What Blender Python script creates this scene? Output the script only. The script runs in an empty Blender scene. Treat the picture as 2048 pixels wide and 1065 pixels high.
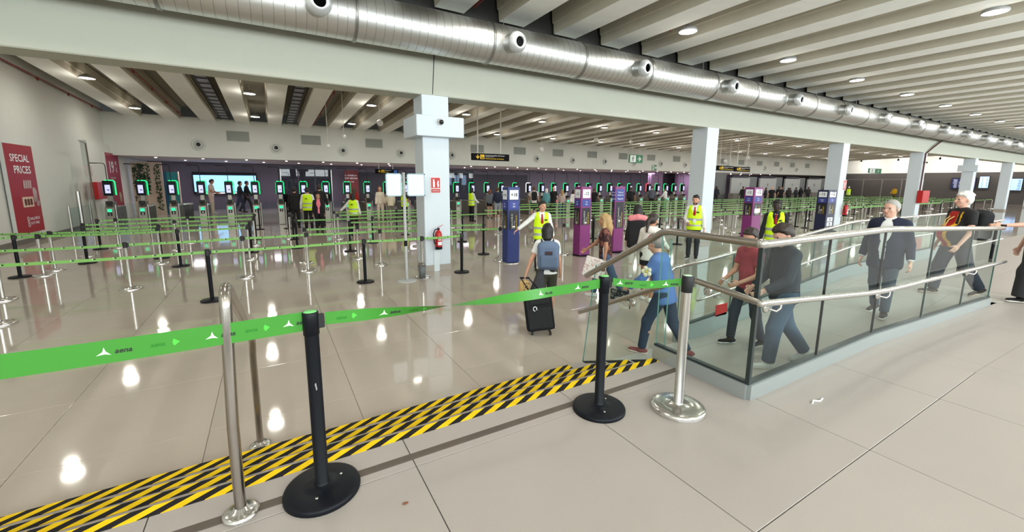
import bpy, bmesh, math, random
import numpy as np
from mathutils import Vector, Matrix
PI = math.pi
random.seed(7)
SC = bpy.context.scene
COL = SC.collection

# ------------------------------------------------------------------ camera
cam_d = bpy.data.cameras.new('camera')
cam = bpy.data.objects.new('camera', cam_d)
COL.objects.link(cam)
SC.camera = cam
pitch, yaw, roll = math.radians(9.04), math.radians(30.29), math.radians(.4446)
fw = Vector((math.sin(yaw) * math.cos(pitch), math.cos(yaw) * math.cos(pitch), -math.sin(pitch)))
rt0 = Vector((math.cos(yaw), -math.sin(yaw), 0)); up0 = rt0.cross(fw)
rt = rt0 * math.cos(roll) + up0 * math.sin(roll); upv = up0 * math.cos(roll) - rt0 * math.sin(roll)
m3 = Matrix((rt, upv, -fw)).transposed()
cam.matrix_world = Matrix.Translation((0, 0, 2.18)) @ m3.to_4x4()
cam_d.sensor_width = 36.0
cam_d.lens = 825.0 / 2048.0 * 36.0
cam_d.shift_y = -37.0 / 2048.0
cam_d.clip_start = .05; cam_d.clip_end = 300

# ------------------------------------------------------------------ view, world, daylight
SC.view_settings.view_transform = 'Standard'
SC.view_settings.look = 'None'
SC.view_settings.gamma = 1.0
SC.view_settings.use_curve_mapping = False
SC.view_settings.exposure = EXPOSURE = -0.2
cy = SC.cycles
cy.max_bounces = 6; cy.diffuse_bounces = 4; cy.glossy_bounces = 4; cy.transparent_max_bounces = 16
cy.transmission_bounces = 4; cy.sample_clamp_indirect = 4.0; cy.caustics_reflective = False; cy.caustics_refractive = False
cy.use_denoising = True
world = bpy.data.worlds.new('overcast_sky'); SC.world = world
world.use_nodes = True
bg = world.node_tree.nodes['Background']
bg.inputs[0].default_value = (.80, .92, 1.0, 1); bg.inputs[1].default_value = 1.0

def area_light(name, loc, rot, sx, sy, power, colour, parent=None, disk=False, spread=PI):
    d = bpy.data.lights.new(name, 'AREA')
    d.shape = 'DISK' if disk else 'RECTANGLE'
    d.size = sx
    if not disk: d.size_y = sy
    d.energy = power; d.color = colour; d.spread = spread
    o = bpy.data.objects.new(name, d); o.location = loc; o.rotation_euler = rot
    COL.objects.link(o)
    if parent: o.parent = parent
    return o
# daylight entering through the window wall behind the camera (one light per window bay)
for k in range(16):
    area_light('window_daylight', (-4.6 + 5.2 * k, -5.85, 4.15), (math.radians(112), 0, 0), 4.4, 2.9, 580, (.90, .97, .97))

# ------------------------------------------------------------------ materials
MATS = {}
def _new(name):
    m = bpy.data.materials.new(name); m.use_nodes = True
    nt = m.node_tree
    return m, nt, nt.nodes['Principled BSDF']
def mat(col, rough=.6, metal=0.0, emit=0.0, spec=.5, name=None, noise=0.0, nscale=6.0, alpha=1.0):
    key = (tuple(col), rough, metal, emit, spec, noise, nscale)
    if key in MATS: return MATS[key]
    m, nt, b = _new(name or 'mat_%d' % len(MATS))
    c = (col[0], col[1], col[2], 1)
    b.inputs['Base Color'].default_value = c
    b.inputs['Roughness'].default_value = rough
    b.inputs['Metallic'].default_value = metal
    b.inputs['Specular IOR Level'].default_value = spec
    if emit:
        b.inputs['Emission Color'].default_value = c
        b.inputs['Emission Strength'].default_value = emit
    if noise:
        tc = nt.nodes.new('ShaderNodeTexCoord'); n = nt.nodes.new('ShaderNodeTexNoise')
        n.inputs['Scale'].default_value = nscale; n.inputs['Detail'].default_value = 5
        nt.links.new(tc.outputs['Object'], n.inputs['Vector'])
        mp = nt.nodes.new('ShaderNodeMapRange')
        mp.inputs['To Min'].default_value = 1 - noise; mp.inputs['To Max'].default_value = 1 + noise
        nt.links.new(n.outputs['Fac'], mp.inputs['Value'])
        mx = nt.nodes.new('ShaderNodeVectorMath'); mx.operation = 'SCALE'
        mx.inputs[0].default_value = col[:3]
        nt.links.new(mp.outputs[0], mx.inputs['Scale'])
        nt.links.new(mx.outputs[0], b.inputs['Base Color'])
        bp = nt.nodes.new('ShaderNodeBump'); bp.inputs['Strength'].default_value = .08; bp.inputs['Distance'].default_value = .01
        nt.links.new(n.outputs['Fac'], bp.inputs['Height']); nt.links.new(bp.outputs[0], b.inputs['Normal'])
    MATS[key] = m
    return m
def srgb(r, g, b):
    f = lambda v: (v / 255 / 12.92) if v / 255 <= .04045 else ((v / 255 + .055) / 1.055) ** 2.4
    return (round(f(r), 4), round(f(g), 4), round(f(b), 4))
def S(r, g, b, rough=.7, **k): return mat(srgb(r, g, b), rough, **k)

def tile_mat(name, col, rough, rnoise, joints=None):
    m, nt, b = _new(name)
    N, L = nt.nodes.new, nt.links.new
    geo = N('ShaderNodeNewGeometry'); oi = N('ShaderNodeObjectInfo')
    n = N('ShaderNodeTexNoise'); n.inputs['Scale'].default_value = 1.3; n.inputs['Detail'].default_value = 6
    L(geo.outputs['Position'], n.inputs['Vector'])
    n2 = N('ShaderNodeTexNoise'); n2.inputs['Scale'].default_value = 140; n2.inputs['Detail'].default_value = 2
    L(geo.outputs['Position'], n2.inputs['Vector'])
    a = N('ShaderNodeMath'); a.operation = 'MULTIPLY_ADD'; a.inputs[1].default_value = .16; a.inputs[2].default_value = .86
    L(n.outputs['Fac'], a.inputs[0])
    a1 = N('ShaderNodeMath'); a1.operation = 'MULTIPLY_ADD'; a1.inputs[1].default_value = .10
    L(n2.outputs['Fac'], a1.inputs[0]); L(a.outputs[0], a1.inputs[2])
    a2 = N('ShaderNodeMath'); a2.operation = 'MULTIPLY_ADD'; a2.inputs[1].default_value = .05
    L(oi.outputs['Random'], a2.inputs[0]); L(a1.outputs[0], a2.inputs[2])
    sc = N('ShaderNodeVectorMath'); sc.operation = 'SCALE'; sc.inputs[0].default_value = col
    L(a2.outputs[0], sc.inputs['Scale'])
    out = sc.outputs[0]
    if joints:
        ox, oy, pitch_, w = joints
        sp = N('ShaderNodeSeparateXYZ'); L(geo.outputs['Position'], sp.inputs[0])
        ds = []
        for ax, off in (('X', ox), ('Y', oy)):
            s = N('ShaderNodeMath'); s.operation = 'SUBTRACT'; s.inputs[1].default_value = off - pitch_ / 2
            L(sp.outputs[ax], s.inputs[0])
            md = N('ShaderNodeMath'); md.operation = 'FLOORED_MODULO'; md.inputs[1].default_value = pitch_
            L(s.outputs[0], md.inputs[0])
            d = N('ShaderNodeMath'); d.operation = 'COMPARE'; d.inputs[1].default_value = pitch_ / 2; d.inputs[2].default_value = w / 2
            L(md.outputs[0], d.inputs[0]); ds.append(d.outputs[0])
        mx_ = N('ShaderNodeMath'); mx_.operation = 'MAXIMUM'; L(ds[0], mx_.inputs[0]); L(ds[1], mx_.inputs[1])
        mix = N('ShaderNodeMix'); mix.data_type = 'RGBA'
        L(mx_.outputs[0], mix.inputs['Factor']); L(out, mix.inputs['A']); mix.inputs['B'].default_value = (.24, .21, .185, 1)
        out = mix.outputs['Result']
    L(out, b.inputs['Base Color'])
    r = N('ShaderNodeMapRange'); r.inputs['To Min'].default_value = rough - rnoise; r.inputs['To Max'].default_value = rough + rnoise
    L(n.outputs['Fac'], r.inputs['Value']); L(r.outputs[0], b.inputs['Roughness'])
    return m

M_TILE_LOW = tile_mat('polished_tile', (.47, 0.405, .345), .062, .022)
M_TILE_LOWJ = tile_mat('polished_tile_joints', (.47, 0.405, .345), .062, .022, (.60, 4.21, 1.207, .008))
M_TILE_UP = tile_mat('matt_tile', (.365, .322, .292), .42, .06)
M_TILE_UPJ = tile_mat('matt_tile_joints', (.365, .322, .292), .42, .06, (.60, .866, 1.207, .006))
M_RAMP = tile_mat('ramp_tile', (.46, .43, .39), .4, .06, (.60, .866, 1.207, .006))
M_GROUTL = mat((.23, .20, .175), .9, name='pale_grout')
M_GROUT = mat((.10, .085, .07), .9, name='grout')
M_WHITE = mat(srgb(214, 216, 210), .75, name='white_paint', noise=.03, nscale=2.5)
M_COLUMN = mat(srgb(212, 222, 230), .6, name='column_paint', noise=.02, nscale=3)
M_BEAM = mat(srgb(186, 189, 176), .7, name='beam_paint', noise=.03, nscale=2)
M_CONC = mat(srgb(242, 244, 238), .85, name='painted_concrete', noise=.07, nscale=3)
M_CONC_SIDE = mat(srgb(190, 184, 166), .9, name='rib_side_concrete', noise=.09, nscale=4)  # rib sides, a darker beige than the soffit
M_SLAB = mat(srgb(150, 146, 132), .9, name='slab_concrete', noise=.1, nscale=2)
M_DARKWALL = mat(srgb(112, 104, 120), .6, name='dark_panel')
M_DARKBACK = mat(srgb(72, 68, 66), .7, name='dark_wall')
M_BLACK = mat((.004, .005, .008), .42, spec=.2, name='black_paint')
M_BLACKM = mat((.010, .010, .012), .6, name='black_matt')
M_CHROME = mat((.70, .68, .65), .21, 1.0, name='polished_steel')
M_STEEL = mat((.58, .56, .53), .28, 1.0, name='brushed_steel')
M_BRONZE = mat((.42, .385, .35), .24, 1.0, name='warm_steel')
M_ALU = mat((.42, .46, .46), .42, .6, name='aluminium')
M_GALV = mat((.66, .67, .66), .40, 1.0, name='galvanised_steel')
M_GALVD = mat((.36, .36, .35), .4, 1.0, name='galvanised_seam')
M_GREEN = mat(srgb(60, 138, 44), .45, name='green_webbing')
M_RED = mat(srgb(190, 26, 28), .4, name='red_paint')
M_REDPIPE = mat(srgb(128, 34, 26), .5, name='red_pipe')
M_NAVY = mat(srgb(40, 54, 118), .4, name='navy_paint')
M_PURPLE = mat(srgb(130, 46, 114), .4, name='purple_paint')
M_PLASTICG = mat(srgb(176, 178, 176), .5, name='grey_plastic')
M_RUBBER = mat((.015, .015, .015), .7, name='rubber')
M_PAPER = mat(srgb(236, 240, 244), .7, name='paper')
M_INK = mat((.02, .02, .022), .8, name='ink')
M_INKW = mat((.85, .85, .85), .7, name='white_print')
M_YEL = mat(srgb(250, 205, 20), .5, name='yellow_print')
M_EDGE = mat((.02, .03, .03), .3, name='dark_gasket')
M_LAMP = mat((1.0, .96, .88), .5, emit=14.0, name='lamp_glow')
M_GLOWG = mat((.01, .80, .24), .5, emit=1.35, name='green_led')
M_GLOWG2 = mat((.02, .80, .36), .5, emit=1.1, name='green_display')
M_GLOWR = mat((1.0, .06, .08), .5, emit=2.2, name='red_led')
M_GLOWW = mat((.95, .98, 1.0), .5, emit=2.0, name='white_led')
M_SCREEN = mat((.58, .60, .95), .3, emit=.75, name='lilac_screen')

def glass_mat(name, tint=(.93, .985, .97), refl=1.0):
    m = bpy.data.materials.new(name); m.use_nodes = True
    nt = m.node_tree; N, L = nt.nodes.new, nt.links.new
    nt.nodes.clear()
    o = N('ShaderNodeOutputMaterial'); t = N('ShaderNodeBsdfTransparent'); g = N('ShaderNodeBsdfGlossy')
    f = N('ShaderNodeFresnel'); mx = N('ShaderNodeMixShader'); f.inputs['IOR'].default_value = 1.5
    t.inputs['Color'].default_value = (*tint, 1); g.inputs['Roughness'].default_value = .0
    k = N('ShaderNodeMath'); k.operation = 'MULTIPLY'; k.inputs[1].default_value = refl
    ge = N('ShaderNodeNewGeometry'); fr = N('ShaderNodeMath'); fr.operation = 'SUBTRACT'; fr.inputs[0].default_value = refl; L(ge.outputs['Backfacing'], fr.inputs[1])
    fr.use_clamp = True; L(fr.outputs[0], k.inputs[1])
    L(f.outputs[0], k.inputs[0])
    L(k.outputs[0], mx.inputs[0]); L(t.outputs[0], mx.inputs[1]); L(g.outputs[0], mx.inputs[2]); L(mx.outputs[0], o.inputs[0])
    return m
M_GLASS = glass_mat('clear_glass', (.92, .975, .96), .55)
M_GLASSE = mat((.10, .21, .18), .3, name='glass_edge')
M_GLASSD = glass_mat('smoked_glass', (.55, .58, .60))

def stripe_mat():
    m, nt, b = _new('hazard_stripes'); N, L = nt.nodes.new, nt.links.new
    tc = N('ShaderNodeTexCoord'); sp = N('ShaderNodeSeparateXYZ'); L(tc.outputs['Object'], sp.inputs[0])
    ky = N('ShaderNodeMath'); ky.operation = 'MULTIPLY'; ky.inputs[1].default_value = 1.75; L(sp.outputs['Y'], ky.inputs[0])
    a = N('ShaderNodeMath'); a.operation = 'SUBTRACT'; L(sp.outputs['X'], a.inputs[0]); L(ky.outputs[0], a.inputs[1])
    md = N('ShaderNodeMath'); md.operation = 'FLOORED_MODULO'; md.inputs[1].default_value = .172; L(a.outputs[0], md.inputs[0])
    gt = N('ShaderNodeMath'); gt.operation = 'GREATER_THAN'; gt.inputs[1].default_value = .086; L(md.outputs[0], gt.inputs[0])
    n = N('ShaderNodeTexNoise'); n.inputs['Scale'].default_value = 9; n.inputs['Detail'].default_value = 6; L(tc.outputs['Object'], n.inputs['Vector'])
    cr = N('ShaderNodeMapRange'); cr.inputs['From Min'].default_value = .3; cr.inputs['From Max'].default_value = .75
    cr.inputs['To Min'].default_value = 1.05; cr.inputs['To Max'].default_value = .75; L(n.outputs['Fac'], cr.inputs['Value'])
    mx = N('ShaderNodeMix'); mx.data_type = 'RGBA'; L(gt.outputs[0], mx.inputs['Factor'])
    mx.inputs['A'].default_value = (.014, .013, .015, 1); mx.inputs['B'].default_value = (*srgb(248, 206, 22), 1)
    s = N('ShaderNodeVectorMath'); s.operation = 'SCALE'; L(mx.outputs['Result'], s.inputs[0]); L(cr.outputs[0], s.inputs['Scale'])
    L(s.outputs[0], b.inputs['Base Color']); b.inputs['Roughness'].default_value = .75; b.inputs['Specular IOR Level'].default_value = .2
    return m
M_STRIPE = stripe_mat()

def belt_mat():
    m, nt, b = _new('printed_green_webbing'); N, L = nt.nodes.new, nt.links.new
    tc = N('ShaderNodeTexCoord'); sp = N('ShaderNodeSeparateXYZ'); L(tc.outputs['Object'], sp.inputs[0])
    md = N('ShaderNodeMath'); md.operation = 'FLOORED_MODULO'; md.inputs[1].default_value = .25; L(sp.outputs['X'], md.inputs[0])
    c1 = N('ShaderNodeMath'); c1.operation = 'COMPARE'; c1.inputs[1].default_value = .112; c1.inputs[2].default_value = .007; L(md.outputs[0], c1.inputs[0])
    c3 = N('ShaderNodeMath'); c3.operation = 'COMPARE'; c3.inputs[1].default_value = .135; c3.inputs[2].default_value = .014; L(md.outputs[0], c3.inputs[0])
    c2 = N('ShaderNodeMath'); c2.operation = 'COMPARE'; c2.inputs[1].default_value = 0; c2.inputs[2].default_value = .011; L(sp.outputs['Z'], c2.inputs[0])
    a = N('ShaderNodeMath'); a.operation = 'MULTIPLY'; L(c1.outputs[0], a.inputs[0]); L(c2.outputs[0], a.inputs[1])
    a3 = N('ShaderNodeMath'); a3.operation = 'MULTIPLY'; L(c3.outputs[0], a3.inputs[0]); L(c2.outputs[0], a3.inputs[1])
    mx = N('ShaderNodeMix'); mx.data_type = 'RGBA'; L(a3.outputs[0], mx.inputs['Factor'])
    mx.inputs['A'].default_value = (*srgb(124, 180, 90), 1); mx.inputs['B'].default_value = (.02, .05, .02, 1)
    m2 = N('ShaderNodeMix'); m2.data_type = 'RGBA'; L(a.outputs[0], m2.inputs['Factor']); L(mx.outputs['Result'], m2.inputs['A'])
    m2.inputs['B'].default_value = (.6, .75, .5, 1)
    L(m2.outputs['Result'], b.inputs['Base Color']); b.inputs['Roughness'].default_value = .45
    return m
M_BELT = belt_mat()

# ------------------------------------------------------------------ mesh helpers
class MB:
    """collects simple shapes and links them as one mesh object"""
    def __init__(s): s.v = []; s.f = []; s.mi = []; s.sm = []
    def add(s, vs, fs, mi=0, smooth=False):
        o = len(s.v); s.v += [tuple(v) for v in vs]
        for f in fs: s.f.append([o + i for i in f]); s.mi.append(mi); s.sm.append(smooth)
        return s
    def box(s, x0, x1, y0, y1, z0, z1, mi=0):
        vs = [(x0, y0, z0), (x1, y0, z0), (x1, y1, z0), (x0, y1, z0), (x0, y0, z1), (x1, y0, z1), (x1, y1, z1), (x0, y1, z1)]
        return s.add(vs, [(0, 3, 2, 1), (4, 5, 6, 7), (0, 1, 5, 4), (1, 2, 6, 5), (2, 3, 7, 6), (3, 0, 4, 7)], mi)
    def cbox(s, x0, x1, y0, y1, z0, z1, b=.01, mi=0):
        """box with chamfered vertical and top edges"""
        def ring(i, z): return [(x0 + i + b, y0 + i, z), (x1 - i - b, y0 + i, z), (x1 - i, y0 + i + b, z), (x1 - i, y1 - i - b, z), (x1 - i - b, y1 - i, z), (x0 + i + b, y1 - i, z), (x0 + i, y1 - i - b, z), (x0 + i, y0 + i + b, z)]
        vs = ring(b, z0) + ring(0, z0 + b) + ring(0, z1 - b) + ring(b, z1)
        fs = [tuple(range(7, -1, -1)), tuple(range(24, 32))]
        for r in range(3):
            for i in range(8):
                j = (i + 1) % 8; fs.append((r * 8 + i, r * 8 + j, r * 8 + 8 + j, r * 8 + 8 + i))
        return s.add(vs, fs, mi)
    def tube(s, pts, r, n=12, mi=0, cap=True, rads=None):
        pts = [Vector(p) for p in pts]; vs = []; fs = []
        t0 = (pts[1] - pts[0]).normalized()
        nrm = t0.orthogonal().normalized()
        for i, p in enumerate(pts):
            if i == 0: t = t0
            elif i == len(pts) - 1: t = (pts[-1] - pts[-2]).normalized()
            else: t = ((pts[i] - pts[i - 1]).normalized() + (pts[i + 1] - pts[i]).normalized()).normalized()
            nrm = (nrm - t * nrm.dot(t)).normalized(); bn = t.cross(nrm)
            rr = rads[i] if rads else r
            for k in range(n):
                a = 2 * PI * k / n
                vs.append(p + (nrm * math.cos(a) + bn * math.sin(a)) * rr)
        for i in range(len(pts) - 1):
            for k in range(n):
                j = (k + 1) % n; fs.append((i * n + k, i * n + j, (i + 1) * n + j, (i + 1) * n + k))
        s.add(vs, fs, mi, True)
        if cap:
            s.add(vs[:n], [tuple(range(n - 1, -1, -1))], mi); s.add(vs[-n:], [tuple(range(n))], mi)
        return s
    def lathe(s, prof, n=24, c=(0, 0, 0), axis='z', mi=0, smooth=True, cap=True):
        vs = []; fs = []
        for r, z in prof:
            for k in range(n):
                a = 2 * PI * k / n; x, y = r * math.cos(a), r * math.sin(a)
                if axis == 'z': v = (x, y, z)
                elif axis == 'y': v = (x, -z, y)     # axis runs towards -Y
                else: v = (z, x, y)
                vs.append((c[0] + v[0], c[1] + v[1], c[2] + v[2]))
        m = len(prof)
        for i in range(m - 1):
            for k in range(n):
                j = (k + 1) % n; fs.append((i * n + k, i * n + j, (i + 1) * n + j, (i + 1) * n + k))
        s.add(vs, fs, mi, smooth)
        if cap and prof[0][0] > 1e-4: s.add(vs[:n], [tuple(range(n - 1, -1, -1))], mi)
        if cap and prof[-1][0] > 1e-4: s.add(vs[-n:], [tuple(range(n))], mi)
        return s
    def ball(s, c, r, n=10, mi=0):
        r = r if isinstance(r, tuple) else (r, r, r)
        vs = []; fs = []
        for i in range(n // 2 + 1):
            th = PI * i / (n // 2)
            for k in range(n):
                a = 2 * PI * k / n
                vs.append((c[0] + r[0] * math.sin(th) * math.cos(a), c[1] + r[1] * math.sin(th) * math.sin(a), c[2] + r[2] * math.cos(th)))
        for i in range(n // 2):
            for k in range(n):
                j = (k + 1) % n; fs.append((i * n + k, (i + 1) * n + k, (i + 1) * n + j, i * n + j))
        return s.add(vs, fs, mi, True)
    def prism(s, poly, y0, y1, mi=0, axes='xz'):
        """polygon in two axes extruded along the third"""
        def P(a, b, c):
            return {'xz': (a, c, b), 'xy': (a, b, c), 'yz': (c, a, b)}[axes]
        n = len(poly)
        vs = [P(a, b, y0) for a, b in poly] + [P(a, b, y1) for a, b in poly]
        fs = [tuple(range(n)), tuple(range(2 * n - 1, n - 1, -1))]
        for i in range(n):
            j = (i + 1) % n; fs.append((i, n + i, n + j, j))
        return s.add(vs, fs, mi)
    def quad(s, a, b, c, d, mi=0): return s.add([a, b, c, d], [(0, 1, 2, 3)], mi)
    def mesh(s, name, mats):
        me = bpy.data.meshes.new(name)
        me.from_pydata(s.v, [], s.f)
        for m in (mats if isinstance(mats, (list, tuple)) else [mats]): me.materials.append(m)
        me.polygons.foreach_set('material_index', s.mi); me.polygons.foreach_set('use_smooth', s.sm)
        bm = bmesh.new(); bm.from_mesh(me); bmesh.ops.recalc_face_normals(bm, faces=bm.faces); bm.to_mesh(me); bm.free()
        return me
    def build(s, name, mats, parent=None, loc=None, rot=None):
        return link(name, s.mesh(name, mats), parent, loc, rot)
def link(name, me, parent=None, loc=None, rot=None, scale=None):
    o = bpy.data.objects.new(name, me); COL.objects.link(o)
    if parent: o.parent = parent
    if loc: o.location = loc
    if rot: o.rotation_euler = rot
    if scale: o.scale = scale
    return o
def tag(o, label, cat, group=None, kind=None):
    if label: o['label'] = label
    if cat: o['category'] = cat
    if group: o['group'] = group
    if kind: o['kind'] = kind
    return o
def thing(name, label, cat, loc=(0, 0, 0), rz=0, group=None):
    o = bpy.data.objects.new(name, None); COL.objects.link(o)
    o.location = loc; o.rotation_euler = (0, 0, rz); o.empty_display_size = .1
    return tag(o, label, cat, group)
def struct(name, mb, mats, parent=None):
    o = mb.build(name, mats, parent) if isinstance(mb, MB) else link(name, mb, parent)
    if not parent: o['kind'] = 'structure'
    return o
def kids(o): return [c for c in bpy.data.objects if c.parent == o]
def dup(root, proto_kids, loc, rz, label, group=None):
    """copy a thing with its parts; proto_kids = list of (part, [sub-parts])"""
    r = root.copy(); COL.objects.link(r); r.location = loc; r.rotation_euler = (0, 0, rz)
    r['label'] = label
    if group: r['group'] = group
    out = {}
    for ch, subs in proto_kids:
        c = ch.copy(); COL.objects.link(c); c.parent = r; out[ch.name] = c
        for g in subs:
            d = g.copy(); COL.objects.link(d); d.parent = c; out[g.name] = d
    return r, out
_ones = ['zeroth', 'first', 'second', 'third', 'fourth', 'fifth', 'sixth', 'seventh', 'eighth', 'ninth', 'tenth', 'eleventh', 'twelfth', 'thirteenth', 'fourteenth', 'fifteenth', 'sixteenth', 'seventeenth', 'eighteenth', 'nineteenth']
_tens = ['', '', 'twent', 'thirt', 'fort', 'fift', 'sixt']
def ordinal(n):
    if n < 20: return _ones[n]
    t, u = divmod(n, 10)
    return _tens[t] + 'ieth' if u == 0 else _tens[t] + 'y-' + _ones[u]
FONT_CACHE = {}
def text_mesh(txt, size, align='LEFT', bold=0.0, shear=0.0):
    key = (txt, size, align, bold)
    if key in FONT_CACHE: return FONT_CACHE[key]
    cu = bpy.data.curves.new('lettering', 'FONT'); cu.body = txt; cu.size = size; cu.align_x = align; cu.resolution_u = 2; cu.offset = bold; cu.shear = shear
    o = bpy.data.objects.new('lettering', cu); COL.objects.link(o)
    bpy.context.view_layer.update()
    me = bpy.data.meshes.new_from_object(o.evaluated_get(bpy.context.evaluated_depsgraph_get()))
    me.name = 'lettering'
    bpy.data.objects.remove(o); bpy.data.curves.remove(cu)
    FONT_CACHE[key] = me
    return me
TXT = {}
def text(txt, size, m, parent, loc, rot=(PI / 2, 0, 0), align='LEFT', scale=None, name='lettering'):
    key = (txt, size, align, m.name)
    if key not in TXT:
        me = text_mesh(txt, size, align, size * .014).copy(); me.materials.clear(); me.materials.append(m); TXT[key] = me
    return link(name, TXT[key], parent, loc, rot, scale)
# ================================================================== SETTING
U = .6                      # upper floor level; the hall beyond lies at 0
XW, XE, YN, YS = -7.2, 75.0, 29.5, -6.0
TP = 1.207
def zup(x):                 # the upper floor falls gently to the right
    return U if x <= 5.1 else max(U - .0478 * (x - 5.1), .385)
def zramp(x): return 0.0 if x <= 5.3 else min(.0895 * (x - 5.3), .385)

# lower hall floor: slab with jointed surface far off, separate tiles nearby
tx0, ty0, ntx, nty = .60 - 6 * TP, 4.21, 13, 7
tx1, ty1 = tx0 + ntx * TP, ty0 + nty * TP
fl = MB()
fl.box(XW, tx0, 2.0, 40, -.2, 0, 0); fl.box(tx1, XE, 1.6, 40, -.2, 0, 0); fl.box(tx0, tx1, ty1, 40, -.2, 0, 0)
fl.box(tx0, tx1, 1.6, ty0 - TP, -.2, 0, 0)
fl.box(tx0, tx1, ty0 - TP, ty1, -.2, -.012, 1)
floor_low = struct('floor_lower', fl, [M_TILE_LOWJ, M_GROUTL])
tm = MB().cbox(.002, TP - .002, .002, TP - .002, -.012, 0, .0012).mesh('tile', M_TILE_LOW)
for i in range(ntx):
    for j in range(-1, nty): link('tile', tm, floor_low, (tx0 + i * TP, ty0 + j * TP, 0))
# upper floor
fu = MB()
ux0, ux1, uy1 = .60 - 4 * TP, .60 + 2 * TP, .866 + TP
fu.box(XW, ux0, YS, 2.40, 0.05, U, 0)
fu.box(ux0, 5.1, YS, .866 - 2 * TP, .05, U, 0)
fu.box(ux0, 5.1, .866 - 2 * TP, 1.55, .05, U - .012, 1)
fu.box(ux0, 2.92, 1.55, 2.40, .05, U - .012, 1)
fu.add([(5.1, YS, U), (9.6, YS, .385), (9.6, 1.55, .385), (5.1, 1.55, U), (5.1, YS, .05), (9.6, YS, .05), (9.6, 1.55, .05), (5.1, 1.55, .05)],
       [(0, 1, 2, 3), (4, 7, 6, 5), (0, 4, 5, 1), (3, 2, 6, 7), (0, 3, 7, 4), (1, 5, 6, 2)], 0)
fu.box(9.6, XE, YS, 3.62, .05, .385, 0)
floor_up = struct('floor_upper', fu, [M_TILE_UPJ, M_GROUT])
for i in range(-4, 4):
    for j in range(-2, 2):
        x0, x1 = .60 + i * TP + .0025, .60 + (i + 1) * TP - .0025
        y0, y1 = .866 + j * TP + .0025, .866 + (j + 1) * TP - .0025
        if j == 1: y1 = 2.136
        if i >= 2 and j == 1: continue
        if i >= 1 and j == 1: x1 = 2.92
        if j == 0 and i >= 2: y1 = 1.56
        if x1 > 5.1: x1 = 5.1
        MB().cbox(x0, x1, y0, y1, U - .012, U, .0015).build('tile', M_TILE_UP, floor_up)
for i in range(-4, 2):
    x0, x1 = .60 + i * TP + .0025, min(.60 + (i + 1) * TP - .0025, 2.92)
    MB().cbox(x0, x1, 2.192, 2.40, U - .012, U, .0015).build('tile', M_TILE_UP, floor_up)
M_WORN = mat(srgb(88, 77, 68), .6, name='worn_strip', noise=.25, nscale=7)
MB().cbox(XW, 2.92, 2.138, 2.190, U - .01, U + .002, .001).build('nosing_strip', M_WORN, floor_up)
fl2 = MB()
for x, y in ((1.48, 2.07), (1.50, 2.08), (-.16, 1.93), (.93, 1.50), (2.62, 1.12)): fl2.ball((x, y, U + .002), (.012, .007, .003), 6)
# stairs, three treads down to the hall
st = MB()
ye = [2.43, 2.76, 3.09, 3.46]
for k in range(3): st.box(XW, 2.96, ye[k] - .04, ye[k + 1], 0, U - .15 * (k + 1))
stairs = struct('stairs', st, M_TILE_UP)
struct_up = MB().box(XW, 2.96, 2.38, 2.43, 0, U); struct_up.build('riser', M_TILE_UP, stairs)
wid = [.076, .074, .072, .092]; xend = [2.91, 2.93, 2.93, 2.76]
for k in range(4):
    z = U - .15 * k
    MB().box(XW - .07 * k, xend[k] - (.0, .05, .02, .11)[k], -wid[k], 0, 0, .0025).build('hazard_tape', M_STRIPE, stairs, ((.0, .05, .02, .11)[k], ye[k] - .004, z))

# ramp beside the stairs: level landing, then a slope up to the right
rp = MB()
xs = [2.95, 5.3, 7.5, 9.6]
for a, b in zip(xs[:-1], xs[1:]):
    za, zb = zramp(a) + .004, zramp(b) + .004
    rp.quad((a, 1.6, za), (b, 1.6, zb), (b, 3.55, zb), (a, 3.55, za))
ramp = struct('ramp', rp, M_RAMP)
MB().box(9.6, 10.4, 1.5, 3.6, .30, .388).build('ramp_head', M_RAMP, ramp)

# walls
wl = MB(); wl.box(XW - .3, XW, YS, 40, 0, 7.4)
wall_left = struct('wall_left', wl, M_WHITE)
MB().box(XW, XW + .02, 3.5, 26.2, 0, .16).build('baseboard', S(120, 116, 110, .6), wall_left)
wj = MB(); wj.box(XW, -6.98, 26.2, 30.6, 0, 3.9); struct('wall_left_boxing', wj, M_WHITE)
wb = MB(); wb.box(XW, XE, YN, YN + .4, 3.41, 5.6)
wall_back = struct('wall_back', wb, M_WHITE)
we = MB(); we.box(XE, XE + .3, YS, 40, 3.78, 7.4, 0); we.box(XE, XE + .3, YS, 40, 0, 3.78, 1)
wall_right = struct('wall_right', we, [M_WHITE, M_DARKBACK])
ws = MB()
for k in range(17):
    x = -7.2 + 5.2 * k; ws.box(x - .3, x + .3, YS - .3, YS + .02, 0, 6.6)
ws.box(XW, XE + 8, YS - .3, YS, 5.7, 6.6); ws.box(XW, XE + 8, YS - .3, YS, 0, 2.6)
wall_front = struct('wall_front', ws, S(120, 122, 120, .7))
for k in range(16):
    x = -7.2 + 5.2 * k
    w = MB()
    for a in (x + .32, x + 2.57, x + 4.84): w.box(a - .04, a + .04, YS - .2, YS - .1, 2.6, 5.7)
    w.box(x + .3, x + 4.9, YS - .2, YS - .1, 4.1, 4.18)
    struct('window_%d' % (k + 1), w, M_ALU)

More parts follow.
